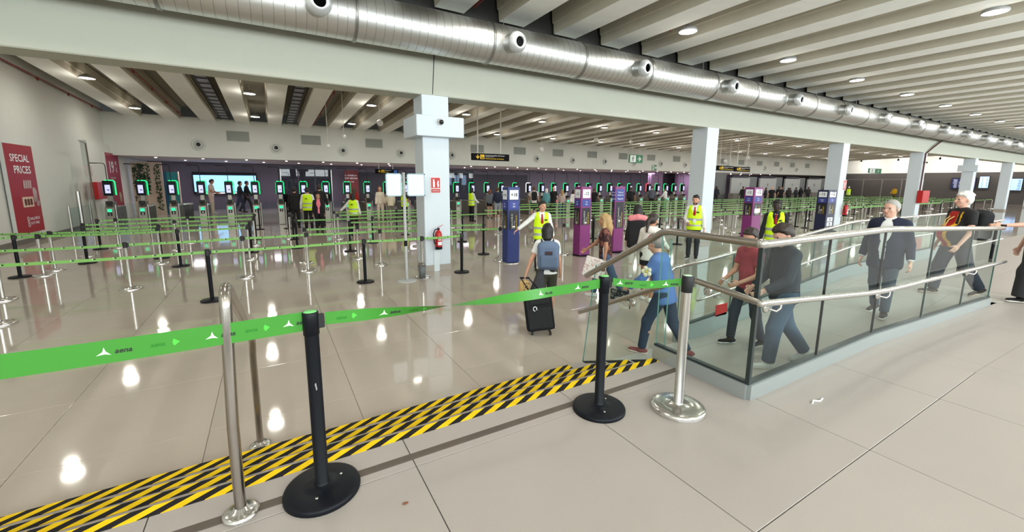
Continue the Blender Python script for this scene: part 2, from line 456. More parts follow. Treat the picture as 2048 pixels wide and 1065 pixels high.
# roof: slab + ribs (double tees); the back bay falls towards the back wall
RP, RX = 1.623, 5.43 - 8 * 1.623
cl = MB(); cl.box(XW, XE, YS, 9.9, 6.62, 6.8)
cl.add([(XW, 9.9, 6.76), (XE, 9.9, 6.76), (XE, 40, 5.8), (XW, 40, 5.8), (XW, 9.9, 6.9), (XE, 9.9, 6.9), (XE, 40, 5.95), (XW, 40, 5.95)],
       [(0, 1, 2, 3), (7, 6, 5, 4), (0, 4, 5, 1), (1, 5, 6, 2), (2, 6, 7, 3), (3, 7, 4, 0)])
ceiling = struct('ceiling', cl, M_SLAB)
def rib_profile(z):         # flat soffit, small step on each flank
    return [(-.35, z), (.35, z), (.37, z + .24), (.405, z + .26), (.43, z + .62), (-.43, z + .62), (-.405, z + .26), (-.37, z + .24)]
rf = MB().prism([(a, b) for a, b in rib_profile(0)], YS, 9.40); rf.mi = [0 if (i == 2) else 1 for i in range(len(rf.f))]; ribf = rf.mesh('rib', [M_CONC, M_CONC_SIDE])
bz0, bz1 = 6.10, 5.462
rb = MB(); p0 = rib_profile(bz0); p1 = rib_profile(bz1); n = 8
rb.add([(a, 9.9, b) for a, b in p0] + [(a, YN, b) for a, b in p1],
       [tuple(range(n - 1, -1, -1)), tuple(range(n, 2 * n))] + [(i, (i + 1) % n, n + (i + 1) % n, n + i) for i in range(n)])
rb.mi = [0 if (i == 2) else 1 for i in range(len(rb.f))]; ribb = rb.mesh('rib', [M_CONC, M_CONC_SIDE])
for k in range(50):
    x = RX + RP * k
    if x < XW + .4 or x > XE - .4: continue
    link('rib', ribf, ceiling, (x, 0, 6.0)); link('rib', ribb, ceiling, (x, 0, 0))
# main beam carrying the roof and its columns
bm_ = MB(); bm_.cbox(XW, XE, 9.5, 10.13, 4.13, 5.95, .02)
beam = struct('beam', bm_, M_BEAM)
MB().box(XW, XE, 9.52, 9.88, 5.951, 6.75).build('gap_shade', mat((.03, .029, .027), .9), beam)  # near-black box added as the darkness between the rib ends
bcr = MB(); bcr.prism([(3.452, 5.1), (3.472, 5.1), (3.410, 4.16), (3.395, 4.16)], 9.494, 9.5); bcr.build('crack', M_BLACKM, beam)
for k, collar in enumerate((1, 0, 0, 0, 1, 0, 0)):
    x = 3.14 + 10.38 * k
    c = MB(); c.cbox(x, x + .65, 9.51, 10.13, 0, 4.15, .012)
    t = struct('column', c, M_COLUMN)
    MB().cbox(x - .008, x + .658, 9.502, 10.138, 0, .16, .004).build('baseboard', S(168, 162, 154, .4), t)
    if collar:
        MB().cbox(x - .20, x + .95, 9.30, 10.34, 3.20, 3.66, .01).build('collar', M_COLUMN, t)
# space under the low ceiling behind the gates
lc = MB(); lc.box(XW, XE, YN + .4, 40, 3.42, 3.6)
low = struct('ceiling_low', lc, S(206, 200, 204, .8))
wq = MB(); wq.box(XW, XE, 38, 38.3, 0, 3.5, 0)
wall_far = struct('wall_far', wq, M_DARKWALL)
for x0, x1, m in ((6.6, 13.2, M_DARKWALL), (17.5, 24.0, M_DARKWALL)):
    MB().box(x0, x1, 37.9, 38, 0, 2.9).build('panel', S(50, 46, 58, .5), wall_far)
M_PURW = mat(srgb(150, 120, 152), .7, name='mauve_paint')
for x0, x1, y in ((37.5, 39.4, 33), (44.6, 52.0, 35.0)):
    MB().box(x0, x1, y, y + .5, 0, 3.42).build('pier', M_PURW, wall_far)
for k in range(30):
    for j, yy in enumerate((31.2, 34.5)):
        x = -5.5 + 2.2 * k + j * .9
        MB().lathe([(0, 0), (.055, 0), (.06, .02)], 12, (x, yy, 3.40)).build('downlight', M_LAMP, low)
for k in range(14):
    area_light('lounge_fill', (-4.0 + 4.6 * k, 33.5, 3.3), (0, 0, 0), 1.2, 1.2, 75, (.95, .88, 1.0))  # fill lights without fixtures, added among the downlights to lift the lounge
M_CURT = mat(srgb(20, 122, 126), .6, name='teal_panel'); M_CURT2 = mat(srgb(12, 78, 108), .6, name='blue_panel')
pt = thing('partition', 'teal and blue screen panels between the green wall and the far lounge', 'partition', (-5.4, 33.2, 0))
MB().cbox(-.72, -.05, 0, .08, 0, 2.62, .01).build('panel', M_CURT2, pt); MB().cbox(-.05, .5, -.02, .06, 0, 2.62, .01).build('panel', M_CURT, pt)
MB().cbox(.5, .56, -.05, .09, 0, 2.66, .01).build('post', S(225, 200, 180), pt)
wp = MB()
rnd = random.Random(3)
for (x0, x1, z0, z1) in ((-6.95, -6.55, .9, 3.1), (-6.8, -6.15, 2.0, 3.1), (-6.5, -6.2, 1.3, 2.4), (-5.95, -5.7, .3, 3.05)):
    for k in range(150):
        x, z = rnd.uniform(x0, x1), rnd.uniform(z0, z1); s = rnd.uniform(.04, .09); a = rnd.uniform(0, 6.3)
        y = 32.9 + rnd.uniform(-.12, .02)
        wp.add([(x + s * math.cos(a), y, z + s * math.sin(a)), (x - s * .4 * math.sin(a), y - .03, z + s * .4 * math.cos(a)), (x - s * math.cos(a), y, z - s * math.sin(a)), (x + s * .4 * math.sin(a), y - .03, z - s * .4 * math.cos(a))], [(0, 1, 2, 3)])
gw = thing('green_wall', 'trailing dark green foliage wall beside the teal panels', 'plant', (0, 0, 0))
fo = wp.build('foliage', S(32, 62, 34, .8), gw); fo['kind'] = 'stuff'
MB().box(-7.0, -5.6, 32.98, 33.1, 0, 3.2).build('backing', S(200, 178, 160), gw)
for x in (-7.0, -6.35): MB().box(x, x + .04, 32.8, 32.84, 0, 3.2).build('post', S(205, 185, 165), gw)
# light box with silhouettes in front
lb = thing('light_box', 'long glowing pale blue advertising screen on the far lounge wall', 'screen', (-2.75, 37.6, 0))
MB().cbox(-1.98, 1.98, 0, .15, 1.10, 2.72, .02).build('frame', M_BLACK, lb)
MB().box(-1.92, 1.92, -.012, -.004, 1.30, 2.50).build('display', mat(srgb(150, 205, 250), .4, emit=1.5), lb)
MB().box(-1.80, 1.85, -.012, -.004, 1.16, 1.25).build('ticker', mat(srgb(235, 240, 250), .4, emit=1.1), lb)
sp = MB(); sp.prism([(0, .22), (.05, .05), (.2, -.1), (0, -.05), (-.2, -.1), (-.05, .05)], -.016, -.013); sp.build('logo', S(60, 90, 120), lb, (.35, 0, 1.85))
# glass pavilion, red panel, hanging direction sign
gp = thing('glass_pavilion', 'smoked glass enclosure with dark top band behind gate seven to ten', 'enclosure', (2.3, 32.2, 0))
for x in (-1.55, -.5, .55): MB().cbox(x, x + 1.0, 0, .03, 0, 3.0, .005).build('pane', M_GLASSD, gp)
MB().cbox(-1.6, 1.6, -.05, .08, 2.92, 3.16, .01).build('top_band', S(34, 36, 60, .4), gp)
for x in (-1.6, 1.56): MB().box(x, x + .04, -.02, .06, 0, 3.0).build('post', M_STEEL, gp)
MB().box(-1.5, 1.5, .5, .9, 0, 1.2).build('counter', S(40, 40, 46), gp)
gp2 = thing('glass_pavilion', 'wide smoked glass enclosure reflecting bright windows, right of the main white column', 'enclosure', (13.0, 32.2, 0), group=None)
for x in (-1.9, -.6, .7): MB().cbox(x, x + 1.25, 0, .03, 0, 2.9, .005).build('pane', M_GLASSD, gp2)
MB().cbox(-1.95, 2.0, -.05, .08, 2.86, 3.1, .01).build('top_band', S(40, 42, 56, .4), gp2)
for k in range(5): MB().box(-1.6 + .66 * k, -1.2 + .66 * k, .3, .32, 1.9, 2.7).build('window', mat(srgb(190, 215, 245), .5, emit=.9), gp2)  # glowing boxes behind the panes, painted-in reflections of bright windows
rs = thing('wall_panel', 'dark red advertising panel with white writing on the far wall', 'panel', (5.88, 36.2, 0))
MB().cbox(-.54, .54, 0, .06, .4, 3.02, .01).build('board', S(112, 22, 26, .5), rs)
text('LA PARELLA', .17, M_INKW, rs, (-.5, -.006, 2.55)); text('HEY GROGA', .17, M_INKW, rs, (-.5, -.006, 2.32)); text('to very mad', .13, M_INKW, rs, (-.46, -.006, 2.06))
def arrow(mb, cx, cz, s, ang, y0=-.012, y1=-.004):
    pts = [(-.09, .5), (.09, .5), (.09, -.1), (.38, .18), (.5, .06), (0, -.5), (-.5, .06), (-.38, .18), (-.09, -.1)]
    c, sn = math.cos(ang), math.sin(ang)
    mb.prism([(cx + s * (a * c - b * sn), cz + s * (a * sn + b * c)) for a, b in pts], y0, y1)
def hang_sign(label, x, y, z, w, h, l1, l2, l3, ang, dx=.0, poles=2, zt=6.5, name='hanging_sign', blue=False):
    t = thing(name, label, 'sign', (x, y, z))
    MB().cbox(-w / 2, w / 2, 0, .10, -h / 2, h / 2, .008).build('board', mat((.008, .007, .009), .75, spec=.12), t)
    a = MB(); arrow(a, -w / 2 + .30 * h / .32 + dx, 0, h * .62, ang); a.build('arrow', M_YEL, t)
    p = MB(); x0 = -w / 2 + .43 * h / .32 + dx; s = h * .66
    p.cbox(x0, x0 + s, -.011, -.003, -s / 2, s / 2, .002); p.build('pictogram', M_YEL, t)
    q = MB(); q.ball((x0 + s * .35, -.012, s * .18), (s * .09, .004, s * .09), 8)
    q.box(x0 + s * .27, x0 + s * .45, -.015, -.012, -s * .38, s * .05); q.box(x0 + s * .58, x0 + s * .82, -.015, -.012, -s * .38, -s * .02); q.box(x0 + s * .1, x0 + s * .9, -.015, -.012, -s * .44, -s * .38); q.build('figure', M_INK, t)
    xt = x0 + s + .05
    text(l1, h * .25, M_INKW, t, (xt, -.008, h * .16)); text(l2, h * .13, M_INKW, t, (xt, -.008, -.01 * h)); text(l3, h * .25, M_YEL, t, (xt, -.008, -h * .30))
    if blue: MB().box(w / 2 - .32, w / 2 - .08, -.01, -.003, -.1, .1).build('gate_badge', S(70, 130, 230), t)
    for px in ([-w * .34, w * .27] if poles == 2 else []):
        MB().tube([(px, .05, h / 2), (px, .05, zt - z)], .034, 8).build('hanger', M_WHITE, t)
    return t
L1, L2, L3 = 'Control automático de frontera', 'Automated border control', 'Control automàtic de frontera'
hang_sign('black hanging sign with yellow down arrow and border control wording', 9.31, 18, 3.345, 2.02, .325, L1, L2, L3, 0)
hang_sign('left of two black hanging border control signs beside the second column', 27.9, 18, 3.25, 1.9, .34, L1, L2, L3, -PI / 2)
hang_sign('right of two black hanging border control signs beside the second column', 29.95, 18, 3.22, 1.9, .34, L1, L2, L3, PI / 2)
hang_sign('small black direction sign with blue badge behind the paper notice stand', 7.5, 31, 2.87, 1.65, .32, 'B Departures', 'Embarque', 'Sortides', -PI / 2, poles=2, zt=3.44, blue=True)
def exit_sign(label, x, y, z, w, h, zt):
    t = thing('exit_sign', label, 'sign', (x, y, z))
    MB().cbox(-w / 2, w / 2, 0, .05, -h / 2, h / 2, .004).build('board', S(18, 112, 62, .4), t)
    d = MB(); d.box(-w * .44, -w * .02, -.007, -.002, -h * .42, h * .42); d.build('door_field', M_INKW, t)
    r = MB(); g = h
    def q(pts): r.prism([(-w * .23 + a * g, b * g) for a, b in pts], -.013, -.008)
    r.ball((-w * .23 + .04 * g, -.011, .27 * g), (.07 * g, .003, .07 * g), 10)
    q([(-.06, .18), (.10, .16), (.02, -.08), (-.10, -.04)]); q([(-.1, -.04), (.0, -.06), (.12, -.2), (.08, -.38), (.02, -.38), (.04, -.22), (-.08, -.1)])
    q([(-.1, -.04), (-.02, -.08), (-.12, -.26), (-.26, -.26), (-.26, -.2), (-.15, -.2)]); q([(.08, .16), (.12, .02), (.24, .02), (.24, .07), (.15, .07), (.12, .2)]); q([(-.06, .18), (-.18, .02), (-.24, .08), (-.2, .12), (-.17, .09), (-.08, .22)])
    r.build('running_figure', S(18, 112, 62, .4), t)
    a = MB(); arrow(a, w * .24, 0, h * .62, PI / 2); a.build('arrow', M_INKW, t)
    if zt:
        for px in (-w * .3, w * .3): MB().tube([(px, .025, h / 2), (px, .025, zt - z)], .006, 6).build('hanger', M_STEEL, t)
    return t
exit_sign('green emergency exit sign with running figure hanging before the white back wall', 19.04, 18, 3.6, 1.12, .47, 6.5)
exit_sign('green exit sign hanging at the far right before the dark wall', 40.9, 14, 3.25, 2.3, .36, 6.6)
exit_sign('small green exit sign on the back wall near the second column', 33.8, 29.45, 3.72, .62, .52, None)

# back wall grilles and air nozzles
vp = None
for k in range(18):
    x = -1.35 + 3.85 * k
    t = thing('ventilation_grille', 'grey square ventilation grille on the back wall, %s from the left' % ordinal(k + 1), 'grille', (x, YN, 4.69), group='grilles along the back wall')
    if k == 0:
        g = MB(); g.box(-.56, .56, -.012, 0, -.28, .28); a = g.build('backing', S(150, 154, 150, .6), t)
        f = MB(); f.box(-.57, .57, -.03, 0, -.30, -.27); f.box(-.57, .57, -.03, 0, .27, .30); f.box(-.57, -.54, -.03, 0, -.3, .3); f.box(.54, .57, -.03, 0, -.3, .3); b = f.build('frame', S(186, 188, 184, .5), t)
        s = MB()
        for i in range(10): s.add([(-.54, -.03, -.25 + .054 * i), (.54, -.03, -.25 + .054 * i), (.54, -.012, -.222 + .054 * i), (-.54, -.012, -.222 + .054 * i)], [(0, 1, 2, 3)])
        c = s.build('louvre', S(168, 172, 168, .5), t); c['kind'] = 'stuff'
        vk = [a, b, c]
    else:
        for q in vk:
            d = q.copy(); COL.objects.link(d); d.parent = t
for k in range(18):
    x = -3.26 + 3.80 * k
    t = thing('wall_air_nozzle', 'round white air nozzle with dark mouth on the back wall, %s from the left' % ordinal(k + 1), 'nozzle', (x, YN, 4.12), group='air nozzles along the back wall')
    if k == 0:
        a = MB().lathe([(.34, 0), (.34, .02), (.30, .035), (.22, .04)], 28, (0, 0, 0), 'y').build('flange', S(205, 208, 204, .4), t)
        b = MB().lathe([(.235, .03), (.225, .10), (.17, .15), (.115, .165), (.105, .12), (.10, .05)], 28, (0, 0, 0), 'y').build('cone', S(190, 192, 190, .35), t)
        c = MB().lathe([(.112, .1), (.0, .1)], 20, (0, 0, 0), 'y').build('mouth', M_BLACKM, t)
        nk = [a, b, c]
    else:
        for q in nk:
            d = q.copy(); COL.objects.link(d); d.parent = t

# air duct with nozzles along the beam
DY, DZ, DR = 8.85, 5.27, .425
duct = thing('air_duct', 'long round galvanised spiral air duct hanging along the main beam', 'duct', (0, DY, DZ))
b = MB(); prof = [(DR, -7.1), (DR, 20.0), (DR, 47.0), (DR, 74.5)]
b.lathe(prof, 56, (0, 0, 0), 'x'); b.build('spiral_pipe', M_GALV, duct)
sm_ = MB(); x = -7.1
while x < 40:
    sm_.lathe([(DR - .001, x + .153), (DR + .004, x + .156), (DR + .004, x + .161), (DR - .001, x + .164)], 32, (0, 0, 0), 'x', cap=False); x += .168
o = sm_.build('seam', M_GALVD, duct); o['kind'] = 'stuff'
cm = MB().lathe([(DR + .004, -.03), (DR + .022, -.028), (DR + .022, -.016), (DR + .008, -.012), (DR + .008, .012), (DR + .022, .016), (DR + .022, .028), (DR + .004, .03)], 40, (0, 0, 0), 'x').mesh('joint_collar', M_GALVD)
for x in [-4.1, -1.3, 1.62, 4.47, 7.05, 9.42, 12.35, 14.6, 16.35] + [18.6 + 2.3 * i for i in range(24)]:
    link('joint_collar', cm, duct, (x, 0, 0))
stub = MB().lathe([(.20, .25), (.20, .62), (.212, .625), (.212, .645), (.20, .65)], 28, (0, 0, 0), 'y').mesh('branch', M_GALV)
jet = MB().lathe([(.205, .63), (.215, .66), (.215, .69), (.20, .73), (.16, .78), (.115, .805), (.105, .80), (.10, .72)], 28, (0, 0, 0), 'y').mesh('jet_nozzle', mat(srgb(200, 204, 206), .35, .4))
mouth = MB().lathe([(.108, .76), (0, .76)], 24, (0, 0, 0), 'y').mesh('jet_mouth', M_BLACKM)
for k in range(-2, 17):
    x = .93 + 3.92 * k
    if x < XW + .5: continue
    s = link('branch', stub, duct, (x, 0, 0), (math.radians(8), 0, math.radians(2)))
    j = link('jet_nozzle', jet, s); link('jet_mouth', mouth, s)
for k in range(20):
    MB().tube([(-5.9 + 3.6 * k, 0, DR), (-5.9 + 3.6 * k, 0, 1.2)], .006, 6).build('hanger_rod', M_STEEL, duct)

# sprinkler pipes and cable trays between ribs
def pipe(x, y0, z0, y1, z1, label, m, r=.03):
    t = thing('sprinkler_pipe', label, 'pipe', (x, 0, 0), group='sprinkler pipes between the ceiling ribs')
    MB().tube([(0, y0, z0), (0, y1, z1)], r, 8).build('pipe', m, t)
    h = MB(); n_ = int(abs(y1 - y0) / 2.6)
    for i in range(n_):
        f = (i + .5) / n_; y = y0 + (y1 - y0) * f; z = z0 + (z1 - z0) * f
        h.lathe([(.05, .0), (.03, -.05), (.012, -.10), (.0, -.12)], 8, (0, y, z - .01))
    h.build('sprinkler_head', m, t)['kind'] = 'stuff'
    return t
M_GREYPIPE = S(110, 106, 98, .6)
gaps = [RX + RP * (k + .5) for k in range(50)]
for i, k in enumerate((7, 10, 13, 15, 18, 20, 23, 26, 29)):
    pipe(gaps[k] - .24, YS + .2, 6.16, 9.3, 6.16, 'sprinkler pipe in the front ceiling bay, %s from the left' % ordinal(i + 1), M_REDPIPE if i % 2 == 0 or i == 1 else M_GREYPIPE)
for i, k in enumerate((0, 2, 6, 8, 9, 11, 13, 15, 17, 20, 23)):
    pipe(gaps[k] - .31, 10.3, 6.22, 29.3, 5.62, 'sprinkler pipe in the rear ceiling bay, %s from the left' % ordinal(i + 1), M_REDPIPE)
for i, k in enumerate((3, 5)):
    x = gaps[k]
    t = thing('cable_tray', '%s of two ladder cable trays in the rear ceiling bay' % ('left' if i == 0 else 'right'), 'cable tray', (x, 0, 0))
    for s in (-.2, .2): MB().add([(s - .015, 10.3, 6.14), (s + .015, 10.3, 6.14), (s + .015, 29.3, 5.54), (s - .015, 29.3, 5.54), (s - .015, 10.3, 6.24), (s + .015, 10.3, 6.24), (s + .015, 29.3, 5.64), (s - .015, 29.3, 5.64)], [(0, 1, 2, 3), (4, 7, 6, 5), (0, 4, 5, 1), (1, 5, 6, 2), (2, 6, 7, 3), (3, 7, 4, 0)]).build('side_rail', M_BLACK, t)
    rg = MB().box(-.2, .2, -.03, .03, -.01, .01).mesh('rung', M_BLACK)
    pn = MB().box(-.19, .19, -.36, .36, 0, .01).mesh('insert_panel', S(150, 152, 165, .4, metal=.3))
    for j in range(22):
        y = 10.8 + .84 * j; z = 6.16 - .0313 * (y - 10.3)
        link('rung', rg, t, (0, y - .42, z + .012)); link('insert_panel', pn, t, (0, y, z + .03), (-.0313, 0, 0))

# ceiling lamps
proto = None
LAMPS = [('front', 4.62 + 4.73 * k, 7.35, 5.93) for k in range(-2, 15)] + [('front', 9.30 + 4.73 * k, 3.1, 5.93) for k in range(-3, 14)] + [('front', 4.62 + 4.73 * k, -1.6, 5.93) for k in range(-2, 14)] \
      + [('rear', -5.25 + 4.83 * k, 20.7, 5.66) for k in range(16)] + [('rear', -5.2 + 4.83 * k, 26.4, 5.47) for k in range(16)] + [('rear', -5.2 + 4.83 * k, 14.8, 5.83) for k in range(16)]
rows = {}
for zone, x, y, z in LAMPS:
    if x < XW + .4 or x > XE - 1: continue
    key = (zone, y); rows[key] = rows.get(key, 0) + 1
    rowname = {7.35: 'front bay row beside the duct', 3.1: 'front bay middle row', -1.6: 'front bay row by the windows', 20.7: 'rear bay middle row', 26.4: 'rear bay row near the back wall', 14.8: 'rear bay row behind the beam'}[y]
    lbl = 'round glowing ceiling lamp, %s from left in the %s' % (ordinal(rows[key]), rowname)
    if proto is None:
        proto = thing('ceiling_lamp', lbl, 'lamp', (x, y, z), group='round ceiling lamps')
        a = MB().lathe([(.0, .16), (.06, .155), (.09, .12), (.19, .075), (.222, .04), (.225, .0), (.21, .0)], 24, cap=False).build('housing', S(150, 150, 148, .5), proto)
        b_ = MB().lathe([(.21, .004), (.0, .004)], 24, cap=False).build('diffuser', M_LAMP, proto)
        c = MB().tube([(0, 0, .15), (0, 0, .78)], .008, 6).build('stem', M_STEEL, proto)
        lk = [(a, []), (b_, []), (c, [])]
    else:
        dup(proto, lk, (x, y, z), 0, lbl)
    area_light('lamp_light', (x, y, z - .03), (0, 0, 0), .4, .4, 27 if zone == 'front' else 36, (1.0, .94, .85), disk=True) if True else None
    pl_ = bpy.data.lights.new('lamp_glow', 'POINT'); pl_.energy = 5 if zone == 'front' else 24; pl_.shadow_soft_size = .15; pl_.color = (1.0, .93, .82)  # extra point light added below each lamp to brighten the ribs
    po_ = bpy.data.objects.new('lamp_glow', pl_); po_.location = (x, y, z - .35); COL.objects.link(po_)
# hanging globe sensors and ceiling cameras
gl = [(4.61, 20, 4.81, 'large', .11), (3.02, 20, 4.10, 'small', .07), (2.35, 20, 3.67, 'tiny', .06), (13.58, 20, 4.0, 'half-round', .10), (17.6, 20, 4.78, 'grey', .10), (20.6, 20, 4.82, 'plain', .09), (33.9, 20, 4.25, 'pale', .12), (30.9, 20, 3.9, 'lower', .10)]
for x, y, z, w, r in gl:
    t = thing('globe_sensor', '%s white globe hung on a thin rod before the back wall at %d metres along' % (w, round(x + 7)), 'sensor', (x, y, z), group=None)
    MB().ball((0, 0, 0), r * 1.35, 14).build('globe', S(235, 235, 232, .3), t); MB().tube([(0, 0, r), (0, 0, 6.43 - z)], .012, 6).build('rod', M_WHITE, t)
lbls = ['large white globe sensor hanging left of the main column', 'small white globe sensor left of the main column, lower right of the vents', 'tiny white globe lowest left of the main column', 'white globe on a rod right of the yellow arrow sign', 'white globe hung between the arrow sign and exit sign', 'white globe hung above the green exit sign', 'pale globe hung between second and third column, higher', 'pale globe hung between second and third column, lower']
for o, l in zip([o for o in bpy.data.objects if o.name.startswith('globe_sensor')], lbls): o['label'] = l

for y in (10.5, 14.5, 18.5, 22.5, 26.5):
    t = thing('wall_spotlight', 'small ceiling spotlight washing the right end wall, %s from the back wall' % ordinal(int((26.5 - y) / 4) + 1), 'lamp', (72.4, y, 5.35 if y > 12 else 5.9), group='spotlights at the right end wall')
    MB().lathe([(.05, .25), (.09, .2), (.11, 0), (.10, 0)], 14, cap=False).build('housing', M_BLACK, t); MB().lathe([(.10, .01), (0, .01)], 14, cap=False).build('lens', M_LAMP, t); MB().tube([(0, 0, .24), (0, 0, .6)], .012, 6).build('stem', M_BLACK, t)
    area_light('spot_light', (72.4, y, 5.3 if y > 12 else 5.85), (0, math.radians(-62), 0), .5, .5, 150, (1.0, .93, .88), disk=True)
# ================================================================== RAILINGS, GLASS
# handrail on the stairs
hr = thing('stair_handrail', 'bent steel stair handrail with two legs behind the nearest black post', 'handrail', (-.205, 2.16, U))
r = .0245
top = [(-.024, 0, 0), (-.02, 0, .45), (0, 0, 1.02), (0, .012, 1.055), (0, .04, 1.085), (0, .09, 1.09), (0, .2, 1.045), (0, 1.40, .445), (0, 1.50, .39), (0, 1.55, .345), (0, 1.565, .29), (-.005, 1.57, .2), (-.012, 1.585, -.585)]
MB().tube(top, r, 16).build('rail', M_BRONZE, hr)
fp = MB().lathe([(.078, 0), (.078, .012), (.062, .022), (.034, .026), (.028, .04), (.0, .04)], 24).mesh('base_flange', M_CHROME)
link('base_flange', fp, hr, (-.024, 0, 0)); link('base_flange', fp, hr, (-.012, 1.585, -.6))

def pane(parent, pts, th=.016, name='glass_pane'):
    """glass sheet from 4 corner points (first two bottom, last two top), with green cut edges"""
    a = [Vector(p) for p in pts]
    nrm = (a[1] - a[0]).cross(a[3] - a[0]).normalized() * th / 2
    vs = [p + nrm for p in a] + [p - nrm for p in a]
    mb = MB().add(vs, [(0, 1, 2, 3), (7, 6, 5, 4)], 0).add(vs, [(0, 4, 5, 1), (1, 5, 6, 2), (2, 6, 7, 3), (3, 7, 4, 0)], 1)
    return mb.build(name, [M_GLASS, M_GLASSE], parent)
ba = thing('glass_balustrade', 'glass balustrade with steel rails and silver kerb around the near ramp corner', 'balustrade', (2.95, 1.58, U))
o0 = Vector((2.95, 1.58, U))
def L(x, y, z): return (x - o0.x, y - o0.y, z - o0.z)
KX = 2.95; KY = 1.58; XEND = 9.25
# kerbs
def kerb_profile(x): return zup(x) + .115
k1 = MB()
xs = [KX - .005, 5.06, 7.2, XEND]
for a, b in zip(xs[:-1], xs[1:]):
    y0, y1 = KY - .03, KY + .05
    vs = [L(a, y0, 0.0), L(b, y0, 0.0), L(b, y1, 0.0), L(a, y1, 0.0), L(a, y0, kerb_profile(a)), L(b, y0, kerb_profile(b)), L(b, y1, kerb_profile(b)), L(a, y1, kerb_profile(a))]
    k1.add(vs, [(0, 1, 5, 4), (1, 2, 6, 5), (2, 3, 7, 6), (3, 0, 4, 7), (4, 5, 6, 7)])
k1.build('kerb', M_ALU, ba)
k2 = MB().box(KX - .03 - o0.x, KX + .05 - o0.x, 0, .86, -.6, .115); k2.build('kerb', M_ALU, ba)
g = MB()
for a, b in zip(xs[:-1], xs[1:]):
    g.add([L(a, KY - .012, kerb_profile(a)), L(b, KY - .012, kerb_profile(b)), L(b, KY + .03, kerb_profile(b)), L(a, KY + .03, kerb_profile(a)), L(a, KY - .012, kerb_profile(a) + .02), L(b, KY - .012, kerb_profile(b) + .02), L(b, KY + .03, kerb_profile(b) + .02), L(a, KY + .03, kerb_profile(a) + .02)], [(0, 1, 5, 4), (2, 3, 7, 6), (4, 5, 6, 7)])
g.box(-.012, .03, 0, .86, .115, .135)
g.build('gasket', M_EDGE, ba)
jx = [2.965, 3.955, 5.055, 6.41, 7.85, 9.2]
def ztop(x): return zup(x) + 1.155
for a, b in zip(jx[:-1], jx[1:]):
    a_, b_ = a + .006, b - .006
    pane(ba, [L(a_, KY, kerb_profile(a_)), L(b_, KY, kerb_profile(b_)), L(b_, KY, ztop(b_) - .02), L(a_, KY, ztop(a_) - .02)])
for x in jx[1:-1]:
    MB().add([L(x - .006, KY - .009, kerb_profile(x)), L(x + .006, KY - .009, kerb_profile(x)), L(x + .006, KY + .009, kerb_profile(x)), L(x - .006, KY + .009, kerb_profile(x)), L(x - .006, KY - .009, ztop(x) - .02), L(x + .006, KY - .009, ztop(x) - .02), L(x + .006, KY + .009, ztop(x) - .02), L(x - .006, KY + .009, ztop(x) - .02)], [(0, 1, 5, 4), (1, 2, 6, 5), (2, 3, 7, 6), (3, 0, 4, 7)]).build('joint_strip', M_EDGE if x < 6 else M_GLASSE, ba)
MB().box(-.014, .014, -.014, .014, .115, 1.14).build('corner_post', M_EDGE, ba)
pane(ba, [(0, .85, .115), (0, .02, .115), (0, .02, 1.14), (0, .85, 1.14)])
# stair side pane, stepping down with the stairs
MB().add([(.03, .86, -.06), (.03, 1.90, -.49), (.06, 1.90, -.49), (.06, .86, -.06), (.03, .86, -.035), (.03, 1.90, -.465), (.06, 1.90, -.465), (.06, .86, -.035)], [(0, 1, 5, 4), (1, 2, 6, 5), (2, 3, 7, 6), (3, 0, 4, 7), (4, 5, 6, 7)]).build('stair_channel', M_EDGE, ba)
pane(ba, [(.045, 1.90, -.47), (.045, .79, -.08), (.045, .79, 1.10), (.045, 1.74, .70)])
tr = .030
top = [L(2.95, 3.42, 1.165), L(2.95, 2.52, 1.70), L(2.95, 2.44, 1.752), L(2.95, 2.36, 1.77), L(2.95, KY, 1.765)]
MB().tube(top, tr, 14).build('top_rail', M_BRONZE, ba)
top = [L(x, KY, ztop(x) + .005) for x in (2.95, 5.0, 5.2, 7.2, 9.3)]
MB().tube(top, tr, 14).build('top_rail', M_CHROME, ba)
MB().ball(L(2.95, KY, 1.765), (.042, .042, .036), 14).build('rail_elbow', M_CHROME, ba)
lo = [L(2.87, 3.42, .76), L(2.87, 2.22, 1.36), L(2.87, 2.10, 1.41), L(2.87, 2.02, 1.418), L(2.87, 1.5, 1.366)]
MB().tube(lo, .024, 12).build('lower_rail', M_BRONZE, ba)
lo = [L(2.87, 1.5, 1.366), L(4.6, 1.5, 1.212), L(4.95, 1.5, 1.188), L(5.3, 1.5, 1.178), L(9.3, 1.5, 1.075)]
MB().tube(lo, .024, 12).build('lower_rail', M_CHROME, ba)
MB().ball(L(2.87, 1.5, 1.366), (.034, .034, .03), 12).build('rail_elbow', M_CHROME, ba)
bd = MB().lathe([(0, 0), (.036, 0), (.036, .012), (.028, .02), (.012, .022)], 18, (0, 0, 0), 'y')
bd.tube([(0, -.02, 0), (.02, -.07, -.01), (.05, -.08, .01), (.06, -.08, .06)], .008, 8); bdm = bd.mesh('rail_bracket', M_CHROME)
for x, z in ((3.05, 1.29), (5.02, 1.118), (7.8, 1.05)): link('rail_bracket', bdm, ba, L(x, KY - .01, z))
for y, z in ((1.95, 1.34), (2.72, 1.04)): link('rail_bracket', bdm, ba, L(2.94, y, z), (0, 0, -PI / 2))
